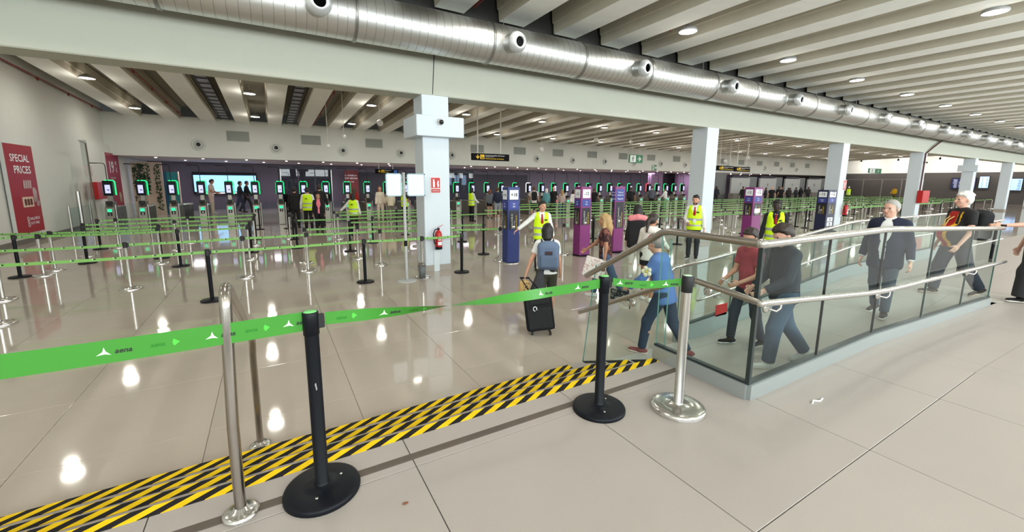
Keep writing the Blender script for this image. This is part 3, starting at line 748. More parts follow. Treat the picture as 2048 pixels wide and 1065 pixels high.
# far side of the ramp
bb = thing('glass_balustrade', 'glass balustrade with steel rails on the far hall side of the ramp', 'balustrade', (4.7, 3.55, 0))
def LF(x, y, z): return (x - 4.7, y - 3.55, z)
def zf(x): return .04 + .085 * max(0, min(x, 9.8) - 5.0)
fx = [4.7, 5.9, 7.1, 8.3, 9.7, 11.2, 12.7, 14.2, 15.7, 17.2]
kk = MB(); gg = MB()
for a, b in zip(fx[:-1], fx[1:]):
    for (m_, z0, z1, y0, y1) in ((kk, -.0, .17, 3.52, 3.60), (gg, .17, .19, 3.535, 3.585)):
        za, zb = zf(a), zf(b)
        m_.add([LF(a, y0, za + z0 if m_ is gg else 0), LF(b, y0, zb + z0 if m_ is gg else 0), LF(b, y1, zb + z0 if m_ is gg else 0), LF(a, y1, za + z0 if m_ is gg else 0), LF(a, y0, za + z1), LF(b, y0, zb + z1), LF(b, y1, zb + z1), LF(a, y1, za + z1)], [(0, 1, 5, 4), (1, 2, 6, 5), (2, 3, 7, 6), (3, 0, 4, 7), (4, 5, 6, 7)])
kk.build('kerb', M_ALU, bb); gg.build('gasket', M_EDGE, bb)
def zft(x): return 1.075 + .079 * (min(x, 9.8) - 4.75) if x < 9.8 else 1.47
for a, b in zip(fx[:-1], fx[1:]):
    pane(bb, [LF(a + .006, 3.55, zf(a) + .17), LF(b - .006, 3.55, zf(b) + .17), LF(b - .006, 3.55, zft(b) - .03), LF(a + .006, 3.55, zft(a) - .03)])
MB().tube([LF(4.55, 3.55, .98), LF(4.5, 3.55, 1.03), LF(4.58, 3.55, 1.075), LF(4.8, 3.55, 1.08), LF(9.6, 3.55, 1.455), LF(9.9, 3.55, 1.47), LF(17.2, 3.55, 1.45)], .024, 12).build('top_rail', M_CHROME, bb)
MB().tube([LF(5.0, 3.47, .58), LF(9.5, 3.47, 1.0), LF(9.9, 3.47, 1.02), LF(17.2, 3.47, 1.0)], .02, 10).build('lower_rail', M_CHROME, bb)
for x, z in ((5.5, .56), (6.7, .68), (8.0, .80)): link('rail_bracket', bdm, bb, LF(x, 3.54, z))
MB().cbox(LF(5.52, 0, 0)[0], LF(5.80, 0, 0)[0], -.03, -.022, .24, .42, .004).build('red_notice', M_RED, bb)
# side rails at the far right edge
rr = thing('guard_rail', 'short steel double guard rail behind the woman at the right edge', 'railing', (12.2, 2.6, .385))
MB().tube([(-.6, 0, .98), (3.0, 0, .98)], .022, 10).build('top_rail', M_CHROME, rr)
MB().tube([(-.9, -.1, .56), (2.6, -.1, .56)], .02, 10).build('lower_rail', M_CHROME, rr)
for x in (.15, 2.5): MB().tube([(x, 0, 0), (x, 0, .98)], .03, 10).build('post', M_BLACK, rr)
# left wall side gate of glass
lg = thing('glass_side_gate', 'glass side barrier with steel posts along the left wall by the red cabinet', 'barrier', (-6.75, 23.0, 0))
for y in (-.6, .5, 1.6): MB().tube([(0, y, 0), (0, y, 1.12 + (.55 if y == .5 else 0))], .07 if y == .5 else .035, 12).build('post', M_STEEL, lg)
for y in (-.55, .62): pane(lg, [(0, y, .12), (0, y + .9, .12), (0, y + .9, 1.05), (0, y, 1.05)])

# ================================================================== STANCHIONS
prof_base_b = [(0, .045), (.035, .045), (.038, .040), (.10, .036), (.166, .030), (.179, .025), (.184, .014), (.184, 0)]
prof_base_c = [(0, .050), (.034, .050), (.037, .046), (.11, .042), (.160, .037), (.178, .030), (.183, .020), (.183, 0)]
def near_stanchion(label, x, y, z, black, hh):
    t = thing('belt_stanchion', label, 'stanchion', (x, y, z))
    m = M_BLACK if black else M_CHROME; n = 40
    MB().lathe(prof_base_b if black else prof_base_c, n).build('base', m, t)
    MB().lathe([(.038, .045), (.036, .052), (.0325, .056), (.0325, hh - .10)], 28).build('pole', m, t)
    h = MB().lathe([(.0325, hh - .115), (.0365, hh - .112), (.0365, hh - .004), (.034, hh), (.0, hh)], 28)
    h.build('head', M_BLACK if black else M_BLACKM, t)
    MB().lathe([(0, hh + .0015), (.0285, hh + .0015), (.030, hh)], 24).build('cap_sticker', S(120, 205, 120) if black else S(190, 220, 190, .3), t)
    cs = MB().cbox(.030, .060, -.014, .014, hh - .085, hh - .018, .003); cs.build('belt_clip', M_BLACKM, t)
    if black:
        for a in (20, 250): MB().ball((.10 * math.cos(math.radians(a)), .10 * math.sin(math.radians(a)), .035), (.009, .009, .004), 8).build('screw', M_STEEL, t)
    return t
s1 = near_stanchion('nearest black belt stanchion, largest in view with a scuffed pole and round base', .126, 2.135, U, True, .957)
MB().prism([(-.004, .60), (.002, .605), (.006, .57), (.001, .565)], -.0335, -.0328).build('scuff', S(150, 150, 150), s1)
s2 = near_stanchion('black belt stanchion standing beside the polished steel one before the stairs', 1.90, 2.02, U, True, .962)
s3 = near_stanchion('polished steel belt stanchion with black collar near the glass corner', 2.39, 1.744, U, False, .968)

def ribbon(parent_label, parent, pts, half, twist=None, marks=(), name='belt'):
    """webbing strip through pts (world); half = half width; twist(t) = roll angle"""
    P = [Vector(p) for p in pts]; n_ = 48
    seg = [0]
    for a, b in zip(P[:-1], P[1:]): seg.append(seg[-1] + (b - a).length)
    Ltot = seg[-1]
    def at(d):
        for i in range(len(P) - 1):
            if d <= seg[i + 1] or i == len(P) - 2:
                f = (d - seg[i]) / (seg[i + 1] - seg[i]); return P[i].lerp(P[i + 1], f), (P[i + 1] - P[i]).normalized()
    def frame(d):
        p, t = at(d); p = p - Vector((0, 0, .02 * math.sin(PI * d / Ltot)))
        s = Vector((0, 0, 1)); b = t.cross(s).normalized(); a = twist(d / Ltot) if twist else 0
        return p, t, s * math.cos(a) + b * math.sin(a), b * math.cos(a) - s * math.sin(a)
    mb = MB(); vs = []; fs = []
    for i in range(n_ + 1):
        p, t, u, b = frame(Ltot * i / n_)
        vs += [p + u * half, p - u * half]
    for i in range(n_): fs.append((2 * i, 2 * i + 1, 2 * i + 3, 2 * i + 2))
    off = parent.location
    mb.add([v - off for v in vs], fs, 0, True)
    o = mb.build(name, M_GREEN, parent)
    for d, kind, flip in marks:
        p, t, u, b = frame(d)
        if flip: t2, u2 = t, -u
        else: t2, u2 = t, u
        nrm = t.cross(u).normalized()
        if nrm.y > 0: nrm = -nrm
        q = p + nrm * .0012 - off
        if kind == 'l':
            star = [(-.016, 0), (-.002, .012), (.0, .021), (.004, .010), (.019, -.021), (.0, -.012), (-.02, -.018), (-.004, -.006)]
            star = [(0.0, .020), (.005, .002), (.020, -.014), (.001, -.009), (-.026, -.012), (-.006, .001)]
            mb2 = MB().add([q + t2 * a + u2 * c for a, c in star], [tuple(range(6))]); mb2.build('logo_star', S(206, 236, 200), o)
            # mirrored wording faces the viewer when the belt runs left to right
            me = text_mesh('aena', .029, 'LEFT', .0007, .25).copy(); me.materials.clear(); me.materials.append(M_INK)
            w = link('lettering', me, o); ex, ez = (t2, u2); en = ex.cross(ez)
            w.matrix_local = Matrix.Translation(q + t2 * .030 - u2 * .010) @ Matrix((ex, ez, en)).transposed().to_4x4()
        else:
            me = text_mesh('aena', .026, 'LEFT', .0006, .25).copy(); me.materials.clear(); me.materials.append(S(34, 120, 26))
            w = link('lettering', me, o); ex, ez = t2, u2; en = ex.cross(ez)
            w.matrix_local = Matrix.Translation(q - t2 * .05 - u2 * .010) @ Matrix((ex, ez, en)).transposed().to_4x4()
            MB().add([q + t2 * (.028 - a) + u2 * c for a, c in ((0.0, .016), (-.02, 0), (0, -.016), (.006, 0))], [(0, 1, 2, 3)]).build('logo_star', S(80, 190, 66), o)
    return o
hz = U + .915
ribbon('', s1, [(-1.95, 2.20, 1.53), (-.89, 2.15, 1.522), (.093, 2.137, 1.512)], .0475, None, [(.42, 'l', 0), (.62, 'g', 0), (1.34, 'l', 0), (1.53, 'g', 0), (1.69, 'l', 0), (1.86, 'g', 0), (1.985, 'l', 0)])
ribbon('', s2, [(.19, 2.135, 1.513), (1.866, 2.022, 1.513)], .0315, lambda t: PI * min(1, max(0, (t - .10) / .68)) if t < .9 else PI, [(.10, 'g', 0), (.28, 'l', 0), (.46, 'g', 0), (1.22, 'l', 1), (1.50, 'l', 1)])
ribbon('', s3, [(1.955, 1.995, 1.521), (2.358, 1.768, 1.521)], .0265, None, [(.05, 'l', 0), (.23, 'g', 0), (.36, 'l', 0)])

# hall stanchions: one template of each finish, copied with its parts
HB = .95
def stan_proto(black, loc, label, group):
    t = thing('belt_stanchion', label, 'stanchion', loc, 0, group)
    m = M_BLACK if black else M_CHROME
    a = MB().lathe(prof_base_b if black else prof_base_c, 24).build('base', m, t)
    b = MB().lathe([(.0325, .04), (.0325, HB - .09)], 14).build('pole', m, t)
    c = MB().lathe([(.037, HB - .11), (.037, HB - .004), (.03, HB), (0, HB)], 14).build('head', M_BLACKM, t)
    d = MB().box(.03, .058, -.014, .014, HB - .09, HB - .02).build('belt_clip', M_BLACKM, t)
    return t, [(a, []), (b, []), (c, []), (d, [])]
belt_meshes = {}
def belt(parent, x0, y0, x1, y1, z0=HB - .052, z1=HB - .052, name='belt'):
    """belt from a stanchion to the next, as a part of the first; modest sag"""
    dx, dy = x1 - x0, y1 - y0; Lb = math.hypot(dx, dy)
    key = round(Lb, 2)
    if key not in belt_meshes:
        mb = MB(); n_ = 6; vs = []; fs = []
        for i in range(n_ + 1):
            t = i / n_; sg = -.012 * math.sin(PI * t)
            vs += [(key * t, 0, sg + .0245), (key * t, 0, sg - .0245)]
        for i in range(n_): fs.append((2 * i, 2 * i + 1, 2 * i + 3, 2 * i + 2))
        belt_meshes[key] = mb.add(vs, fs, 0, True).mesh('belt', M_BELT)
    return link(name, belt_meshes[key], parent, (0, 0, z0), (0, 0, math.atan2(dy, dx)))
protos = {}
COUNT = {'n': 0}
def lane(rowname, posts, belts=True, endx=None, startx=None):
    """posts = [(x, y, 'b'|'c'[, 0 = no belt onward])] from left to right"""
    objs = []
    for i, q in enumerate(posts):
        x, y, c = q[:3]
        lbl = '%s belt stanchion, %s from left in the %s' % ('black' if c == 'b' else 'polished steel', ordinal(i + 1), rowname)
        grp = 'belt stanchions of the queue lanes'
        if c not in protos:
            t, k = stan_proto(c == 'b', (x, y, 0), lbl, grp); protos[c] = (t, k)
        else:
            t, _ = dup(protos[c][0], protos[c][1], (x, y, 0), 0, lbl, grp)
        objs.append((t, q)); COUNT['n'] += 1
    for i, (t, q) in enumerate(objs):
        if len(q) > 3 and q[3] == 0: continue
        if i + 1 < len(objs): belt(t, q[0], q[1], objs[i + 1][1][0], objs[i + 1][1][1])
        elif endx: belt(t, q[0], q[1], endx[0], endx[1])
    if startx and objs: belt(objs[0][0], objs[0][1][0], objs[0][1][1], startx[0], startx[1])
    return objs
# lanes left of the main column
lane('frontmost belt row', [(-3.646, 9.0, 'c'), (-1.041, 9.017, 'b'), (1.661, 9.147, 'b'), (2.905, 9.03, 'c'), (3.898, 9.085, 'b', 0)], startx=(-6.2, 9.0))
lane('second belt row on the left', [(-4.281, 10.80, 'c'), (-2.536, 10.758, 'c'), (-.604, 10.853, 'c'), (.674, 10.899, 'c'), (2.38, 10.86, 'c'), (5.425, 9.95, 'c', 0)], startx=(-6.6, 10.8))
lane('diagonal belt row by the red poster', [(-4.927, 13.241, 'b'), (-4.549, 13.206, 'c'), (-2.079, 13.094, 'b'), (-.603, 13.338, 'c', 0), (.71, 12.068, 'c'), (2.036, 12.086, 'c'), (4.1, 11.7, 'c'), (5.485, 11.1, 'b', 0)], startx=(-7.0, 11.9))
lane('fourth belt row on the left', [(-4.567, 13.85, 'c'), (-2.579, 13.75, 'c', 0), (2.052, 13.517, 'b'), (4.2, 13.5, 'c'), (5.975, 13.827, 'b', 0)], startx=(-6.9, 14.6))
lane('fifth belt row on the left', [(-4.23, 14.68, 'b'), (-2.728, 14.692, 'b'), (-.594, 14.633, 'b', 0), (.651, 14.911, 'b'), (3.061, 15.045, 'b'), (5.2, 15.0, 'c'), (8.094, 15.022, 'c', 0)])
lane('sixth belt row on the left', [(-4.586, 15.936, 'c'), (-2.6, 16.1, 'c'), (-.539, 16.185, 'c', 0), (2.119, 16.544, 'c'), (4.701, 16.735, 'b'), (7.345, 16.983, 'b', 0)])
lane('rearmost belt row on the left', [(-4.686, 17.466, 'b'), (-4.3, 17.6, 'c'), (-2.504, 17.777, 'c'), (-.551, 17.908, 'b', 0), (.655, 17.25, 'b', 0), (2.197, 18.18, 'c'), (4.76, 18.272, 'b'), (7.4, 18.4, 'c', 0)])
lane('short row of posts by the staff', [(-.484, 22.441 - 1.0, 'b', 0), (.55, 17.3, 'c', 0), (.627, 21.3, 'b', 0)])
# lanes right of the main column
rnd = random.Random(11)
names = ['first', 'second', 'third', 'fourth', 'fifth', 'sixth', 'seventh', 'eighth']
for j, (yy, xa, step) in enumerate(((11.05, 9.8, 2.75), (12.35, 8.1, 2.8), (13.5, 9.3, 2.3), (15.0, 10.2, 2.6), (16.65, 8.3, 2.75), (18.6, 10.4, 2.9), (20.3, 12.3, 3.2))):
    posts = []; x = xa; i = 0
    while x < 60 - j * 0.0:
        posts.append((x + rnd.uniform(-.12, .12), yy + rnd.uniform(-.06, .06), 'b' if (i * 7 + j * 3) % 5 in (0, 2) else 'c')); x += step; i += 1
    lane('%s long lane behind the totems' % names[j], posts)
lane('row beside the purple totems', [(7.62, 9.95, 'c', 0), (9.839, 10.45, 'b', 0), (12.545, 9.70, 'b', 0), (15.0, 10.45, 'c'), (17.9, 10.45, 'b'), (20.3, 10.4, 'c'), (23.2, 10.45, 'b'), (26.4, 10.4, 'b'), (29.6, 10.45, 'c'), (33.4, 10.4, 'b'), (38.0, 10.45, 'c'), (42.5, 10.4, 'b')])

# ================================================================== TOTEMS
def totem(label, x, y, m, panel, w, d, h, f1, f2, tall=False):
    t = thing('information_totem', label, 'totem', (x, y, 0))
    MB().cbox(-w / 2, w / 2, 0, d, .03, h, .012).build('body', m, t)
    MB().lathe([(0, .03), (w * .62, .03), (w * .66, .018), (w * .66, 0)], 28, (0, d / 2, 0)).build('base', M_STEEL if m is M_NAVY else M_BLACK, t)
    Mp = S(24, 22, 34, .4); Mb = S(52, 66, 150, .4)
    for face in (0, 1):
        e = bpy.data.objects.new('face_panel', None)
        ww = w if face == 0 else d
        g = MB()
        if not tall: g.cbox(-ww * .36, ww * .36, -.008, -.001, h - .33, h - .08, .004)
        p = MB().cbox(-ww * .40, ww * .40, -.006, -.001, h - 1.12, h - .62, .003)
        b = MB().cbox(-ww * .38, ww * .38, -.006, -.001, h - .58, h - .37, .003)
        if tall: p = MB().cbox(-ww * .40, ww * .40, -.006, -.001, h - 1.30, h - .48, .003); b = MB().cbox(-ww * .40, ww * .40, -.006, -.001, h - .45, h - .08, .003)
        loc, rot = ((0, 0, 0), (0, 0, 0)) if face == 0 else ((-w / 2, d / 2, 0), (0, 0, -PI / 2))
        pb = p.build('text_panel', Mp, t, loc, rot)
        b.build('badge_panel', Mb, t, loc, rot)
        c, s_ = math.cos(rot[2]), math.sin(rot[2])
        def W(a, z): return (loc[0] + a * c + .011 * s_, loc[1] + a * s_ - .011 * c, z)
        if not tall:
            g.build('number_plate', M_PAPER, t, loc, rot)
            text(f1, ww * .34, M_INK, t, W(0, h - .245), (PI / 2, 0, rot[2]), 'CENTER')
            text(f2[0], .05, M_INKW, t, W(0, h - .46), (PI / 2, 0, rot[2]), 'CENTER'); text(f2[1], .05, M_INKW, t, W(0, h - .53), (PI / 2, 0, rot[2]), 'CENTER')
            lines = [('Ciudadanos UE, EEE, CH', .062, M_INKW, -.19), ('EU, EEA, CH citizens', .04, M_INKW, -.02), ('Ciutadans UE, EEE, CH', .06, M_YEL, .17)]
            z0 = h - 1.10; sc_ = .62
        else:
            text(f2[0], .055, M_INKW, t, W(0, h - .20), (PI / 2, 0, rot[2]), 'CENTER'); text(f2[1], .055, M_INKW, t, W(0, h - .28), (PI / 2, 0, rot[2]), 'CENTER'); text(f2[2], .06, M_INKW, t, W(0, h - .40), (PI / 2, 0, rot[2]), 'CENTER')
            lines = [('Control automático / Automated control', .06, M_INKW, -.16), ('de frontera / border control', .05, M_INKW, .0), ('Control automàtic de frontera', .06, M_YEL, .17)]
            z0 = h - 1.27; sc_ = .62
        for txt_, sz, mm, a in lines:
            me = text_mesh(txt_, sz).copy(); me.materials.clear(); me.materials.append(mm)
            o = link('lettering', me, t)
            ex = Vector((0, 0, 1)); ey = Vector((-c, -s_, 0)); en = ex.cross(ey)
            o.matrix_local = Matrix.Translation(W(a * ww + .03, z0)) @ Matrix((ex * sc_, ey * (ww / .34) * .9, en)).transposed().to_4x4()
        MB().lathe([(0, .012), (.035, .012), (.045, 0)], 18, (0, 0, .99), 'y').build('belt_socket', M_STEEL, t, loc, rot)
    return t
totem('navy blue information totem with +18 plate beside the reaching guard', 5.55, 9.42, M_NAVY, None, .37, .30, 2.05, '+18', ('EU', 'EEE'))
totem('purple two-faced totem with number plate right of the navy one', 8.02, 9.42, M_PURPLE, None, .40, .32, 2.06, '-12', ('UK', 'USA'))
totem('slim purple totem with tall black text panel behind the blonde woman', 9.40, 9.45, M_PURPLE, None, .42, .14, 2.07, '', ('Todos los', 'pasaportes', 'Passports'), True)
tk = totem('purple totem with -12 plate between second and third column', 16.9, 9.40, M_PURPLE, None, .62, .40, 2.04, '-12', ('Todos', 'Adults'))
MB().cbox(-.2, .2, -.008, -.001, 1.0 + .02, 1.2, .004).build('pictogram_plate', M_PAPER, tk)
tk = totem('dark navy totem with -12 and wheelchair plates beside the third column', 22.65, 9.20, mat(srgb(26, 30, 66), .4), None, .80, .46, 1.92, '-12', ('Familias', 'PRM'))
for z in (.46, .24): MB().cbox(-.26, .26, -.008, -.001, z, z + .19, .004).build('pictogram_plate', M_PAPER, tk)
text('0.0', .16, M_INK, tk, (0, -.012, .50), align='CENTER')
wc = MB().lathe([(.05, 0), (.07, 0), (.07, .003), (.05, .003), (.05, 0)], 16, (0, -.009, .31), 'y', cap=False); wc.box(-.02, .0, -.013, -.009, .32, .41); wc.box(-.02, .06, -.013, -.009, .345, .36); wc.box(.05, .07, -.013, -.009, .28, .36); wc.ball((-.01, -.011, .425), (.018, .002, .018), 8); wc.build('wheelchair_symbol', M_INK, tk)

# ================================================================== NOTICE STAND, EXTINGUISHERS
nt_ = thing('notice_stand', 'grey steel stand with two framed paper notices beside the main column', 'notice stand', (2.487, 8.86, 0))
MB().lathe([(0, .035), (.03, .035), (.19, .02), (.22, .012), (.22, 0)], 32).build('base', M_PLASTICG, nt_)
MB().lathe([(.032, .03), (.032, 2.36), (0, 2.36)], 16).build('pole', M_PLASTICG, nt_)
MB().lathe([(.036, .78), (.036, .90)], 16).build('clamp', M_BLACK, nt_)
for s, x0, x1, z0 in ((-1, -.385, -.05, 1.86), (1, .06, .46, 1.86)):
    f = MB(); y = -.035
    f.cbox(x0, x1, y, y + .012, z0, z0 + .025, .003); f.cbox(x0, x1, y, y + .012, 2.315, 2.34, .003); f.cbox(x0, x0 + .028, y, y + .012, z0, 2.34, .003); f.cbox(x1 - .028, x1, y, y + .012, z0, 2.34, .003)
    fr = f.build('frame', S(170, 196, 208, .4), nt_)
    MB().box(x0 + .02, x1 - .02, y + .004, y + .009, z0 + .02, 2.32).build('paper', M_PAPER, fr)
    w = MB(); rq = random.Random(s + 5)
    for i in range(15):
        z = 2.27 - .026 * i; w.box(x0 + .05, x0 + .05 + (x1 - x0 - .1) * rq.uniform(.5, 1), y + .002, y + .0035, z, z + .006)
    w.build('writing', S(214, 219, 228), fr)
    for zz in (1.95, 2.1, 2.25): MB().tube([(0, -.03, zz), (x0 if s > 0 else x1, -.03, zz)], .006, 6).build('arm', M_STEEL, nt_)
bk = thing('grey_bin', 'small grey plastic bucket on the steel post base by the column', 'bucket', (2.84, 8.86, 0))
MB().lathe([(.0, .02), (.07, .02), (.085, .30), (.078, .30), (.064, .03), (0, .03)], 18).build('tub', S(96, 100, 100, .5), bk); MB().tube([(-.085, 0, .29), (-.05, 0, .36), (.05, 0, .36), (.085, 0, .29)], .006, 6).build('handle', M_BLACK, bk)
def extinguisher(label, x, y, z, s=1.0, rz=0):
    t = thing('fire_extinguisher', label, 'fire extinguisher', (x, y, z), rz)
    MB().lathe([(0, 0), (.07 * s, 0), (.078 * s, .02), (.078 * s, .34 * s), (.06 * s, .40 * s), (.03 * s, .43 * s), (.025 * s, .45 * s)], 20).build('cylinder', M_RED, t)
    MB().lathe([(.079 * s, .0), (.079 * s, .06 * s)], 20).build('foot_ring', M_BLACK, t)
    lb_ = MB().box(-.045 * s, .045 * s, -.082 * s, -.068 * s, .10 * s, .18 * s); lb_.build('label', M_PAPER, t)
    w = MB().box(-.04 * s, .04 * s, -.082 * s, -.069 * s, .21 * s, .235 * s); w.box(-.04 * s, .03 * s, -.082 * s, -.069 * s, .25 * s, .265 * s); w.build('print', M_INKW, t)
    v = MB().cbox(-.025 * s, .025 * s, -.02 * s, .02 * s, .44 * s, .49 * s, .004); v.build('valve', M_BLACK, t)
    MB().tube([(-.02 * s, 0, .50 * s), (.05 * s, -.02 * s, .53 * s), (.10 * s, -.02 * s, .56 * s)], .007 * s, 6).build('lever', M_RED, t)
    MB().tube([(-.02 * s, 0, .47 * s), (-.09 * s, -.01, .45 * s), (-.13 * s, -.02, .36 * s), (-.12 * s, -.02, .22 * s), (-.09 * s, -.02, .12 * s)], .012 * s, 8).build('hose', M_BLACK, t)
    return t
extinguisher('red fire extinguisher hung on the main white column', 3.44, 9.40, .56, 1.05)
extinguisher('red fire extinguisher hung on the third column behind the dark totem', 24.6, 9.38, .62, 1.3)
pl = thing('steel_post_plate', 'white bracket plate under the extinguisher on the main column', 'bracket', (3.42, 9.505, .0)); MB().cbox(-.07, .07, -.012, 0, 0, .54, .003).build('plate', S(222, 232, 236, .4), pl)
def fire_sign(label, x, y, z, s):
    t = thing('fire_sign', label, 'sign', (x, y, z))
    MB().cbox(-.125 * s, .125 * s, -.006, 0, -.19 * s, .19 * s, .003).build('board', M_INKW, t)
    b = MB(); b.box(-.11 * s, .11 * s, -.010, -.006, -.07 * s, .175 * s); b.box(-.11 * s, .11 * s, -.010, -.006, -.175 * s, -.09 * s); b.build('red_field', M_RED, t)
    w = MB(); w.prism([(-.07 * s, -.05 * s), (-.02 * s, -.05 * s), (-.02 * s, .08 * s), (-.035 * s, .10 * s), (-.03 * s, .14 * s), (-.06 * s, .14 * s), (-.075 * s, .12 * s), (-.06 * s, .10 * s), (-.07 * s, .08 * s)], -.013, -.010)
    w.prism([(.04 * s, -.05 * s), (.07 * s, -.05 * s), (.085 * s, .0), (.07 * s, .04 * s), (.08 * s, .09 * s), (.055 * s, .12 * s), (.045 * s, .08 * s), (.03 * s, .03 * s), (.045 * s, -.01 * s)], -.013, -.010); w.build('symbol', M_INKW, t)
    text('EXTINTOR', .035 * s, M_INKW, t, (0, -.013, -.145 * s), align='CENTER')
fire_sign('red fire extinguisher sign with white symbols on the main column', 3.43, 9.505, 2.09, 1.0)
fire_sign('small red fire sign on the third column', 24.5, 9.505, 2.15, 1.3)
def dome_camera(label, x, y, z, rz=0):
    t = thing('dome_camera', label, 'camera', (x, y, z), rz)
    MB().lathe([(.075, 0), (.075, .03), (.06, .07), (.0, .07)], 18, (0, 0, 0), 'y').build('mount', S(205, 205, 205, .4), t); MB().ball((0, -.075, -.015), .055, 14).build('dome', mat((.01, .01, .012), .12), t)
dome_camera('dome security camera on the collar of the main column', 3.50, 9.30, 3.53)
dome_camera('security camera on the fourth column', 34.5, 9.45, 3.55)
hb_ = thing('hose_cabinet', 'red fire hose cabinet with red riser pipe on the fourth column', 'cabinet', (34.75, 9.5, 1.1))
MB().cbox(-.55, .55, -.28, -.005, 0, .75, .02).build('body', M_RED, hb_)
MB().tube([(-.35, -.05, .75), (-.35, -.05, 2.95), (.5, -.1, 3.35), (1.9, -.1, 3.85)], .04, 8).build('riser_pipe', mat(srgb(84, 40, 34), .5), hb_)
rc = thing('fire_cabinet', 'red fire cabinet on the left wall behind the first gate', 'cabinet', (-6.97, 26.4, 1.25))
MB().cbox(0, .25, -.6, .6, 0, .78, .02).build('body', M_RED, rc); MB().box(.25, .256, -.1, .5, .1, .68).build('window', S(150, 70, 70, .2), rc)
ld = thing('wall_pole', 'thin steel pole with cross arm and small notices by the left wall', 'pole', (-6.75, 25.2, 0))
MB().tube([(0, 0, 0), (0, 0, 3.7), (.05, -.9, 3.75)], .035, 8).build('pole', M_STEEL, ld)
for y in (-.35, .2): MB().cbox(-.01, .01, y - .12, y + .12, 2.3, 2.75, .004).build('notice', S(205, 190, 188), ld)

# ================================================================== POSTERS
def poster(name, label, x, y0, y1, z0, z1, col):
    t = thing(name, label, 'poster', (x, (y0 + y1) / 2, z0))
    h = (y1 - y0) / 2
    MB().cbox(-.10, 0, -h, h, 0, z1 - z0, .008).build('board', S(200, 202, 198, .5), t)
    MB().box(0, .006, -h + .01, h - .01, .01, z1 - z0 - .01).build('print_sheet', col, t)
    return t
RZ = (PI / 2, 0, PI / 2)
p = poster('wall_poster', 'tall red SPECIAL PRICES poster on the left wall', -7.06, 19.3, 21.15, .36, 3.28, S(158, 26, 42, .4))
text('SPECIAL', .33, M_PAPER, p, (.012, -.66, 2.36), RZ, scale=(1.05, 1, 1)); text('PRICES', .35, M_PAPER, p, (.012, -.52, 1.98), RZ, scale=(1.05, 1, 1))
bx = MB(); bx.box(.008, .016, -.30, .42, .86, 1.20); bx.build('box_picture', S(214, 190, 170), p)
bx = MB()
for k in range(3): bx.box(.016, .020, -.20 + .19 * k, -.06 + .19 * k, .92, 1.13)
bx.build('biscuit_picture', S(92, 40, 32), p)
bx = MB(); bx.lathe([(.0, 1.0), (.10, 1.0), (.10, 1.40), (.06, 1.50), (.0, 1.52)], 12, (-.03, .58, 0)); bx.lathe([(.0, .86), (.07, .86), (.08, 1.05), (.0, 1.08)], 12, (-.03, .72, 0)); bx.build('bottle_picture', S(170, 150, 150), p)
bx = MB()
for k in range(4): bx.prism([(-.10 + .14 * k, 1.50), (.0 + .14 * k, 1.46), (.04 + .14 * k, 1.74), (-.06 + .14 * k, 1.76)], .010, .016, axes='yz')
bx.build('sweets_picture', S(190, 165, 165), p)
text('MALLORCA', .13, M_PAPER, p, (.012, -.02, .42), RZ); text('DUTY FREE', .12, M_PAPER, p, (.012, -.02, .27), RZ)
em = MB()
for k in range(3): em.lathe([(.045, 0), (.065, 0), (.065, .004), (.045, .004), (.045, 0)], 14, (.012, -.14, .26 + .11 * k), 'x', cap=False)
em.build('emblem', M_PAPER, p)
p = poster('wall_poster', 'red poster with large 19 price on the white wall boxing', -6.93, 28.25, 30.35, .40, 3.50, S(150, 28, 58, .4))
text('19', .82, M_PAPER, p, (.012, -.75, 2.10), RZ); text('95', .26, M_PAPER, p, (.012, .32, 2.50), RZ); text('€', .34, M_PAPER, p, (.012, .36, 2.12), RZ); text('Descubre la mejor', .10, M_PAPER, p, (.012, -.6, 1.80), RZ)
bx = MB(); bx.lathe([(0, .55), (.22, .55), (.22, 1.0), (.10, 1.25), (.09, 1.5), (0, 1.5)], 12, (-.16, .55, 0)); bx.build('bottle_picture', S(160, 150, 130), p)

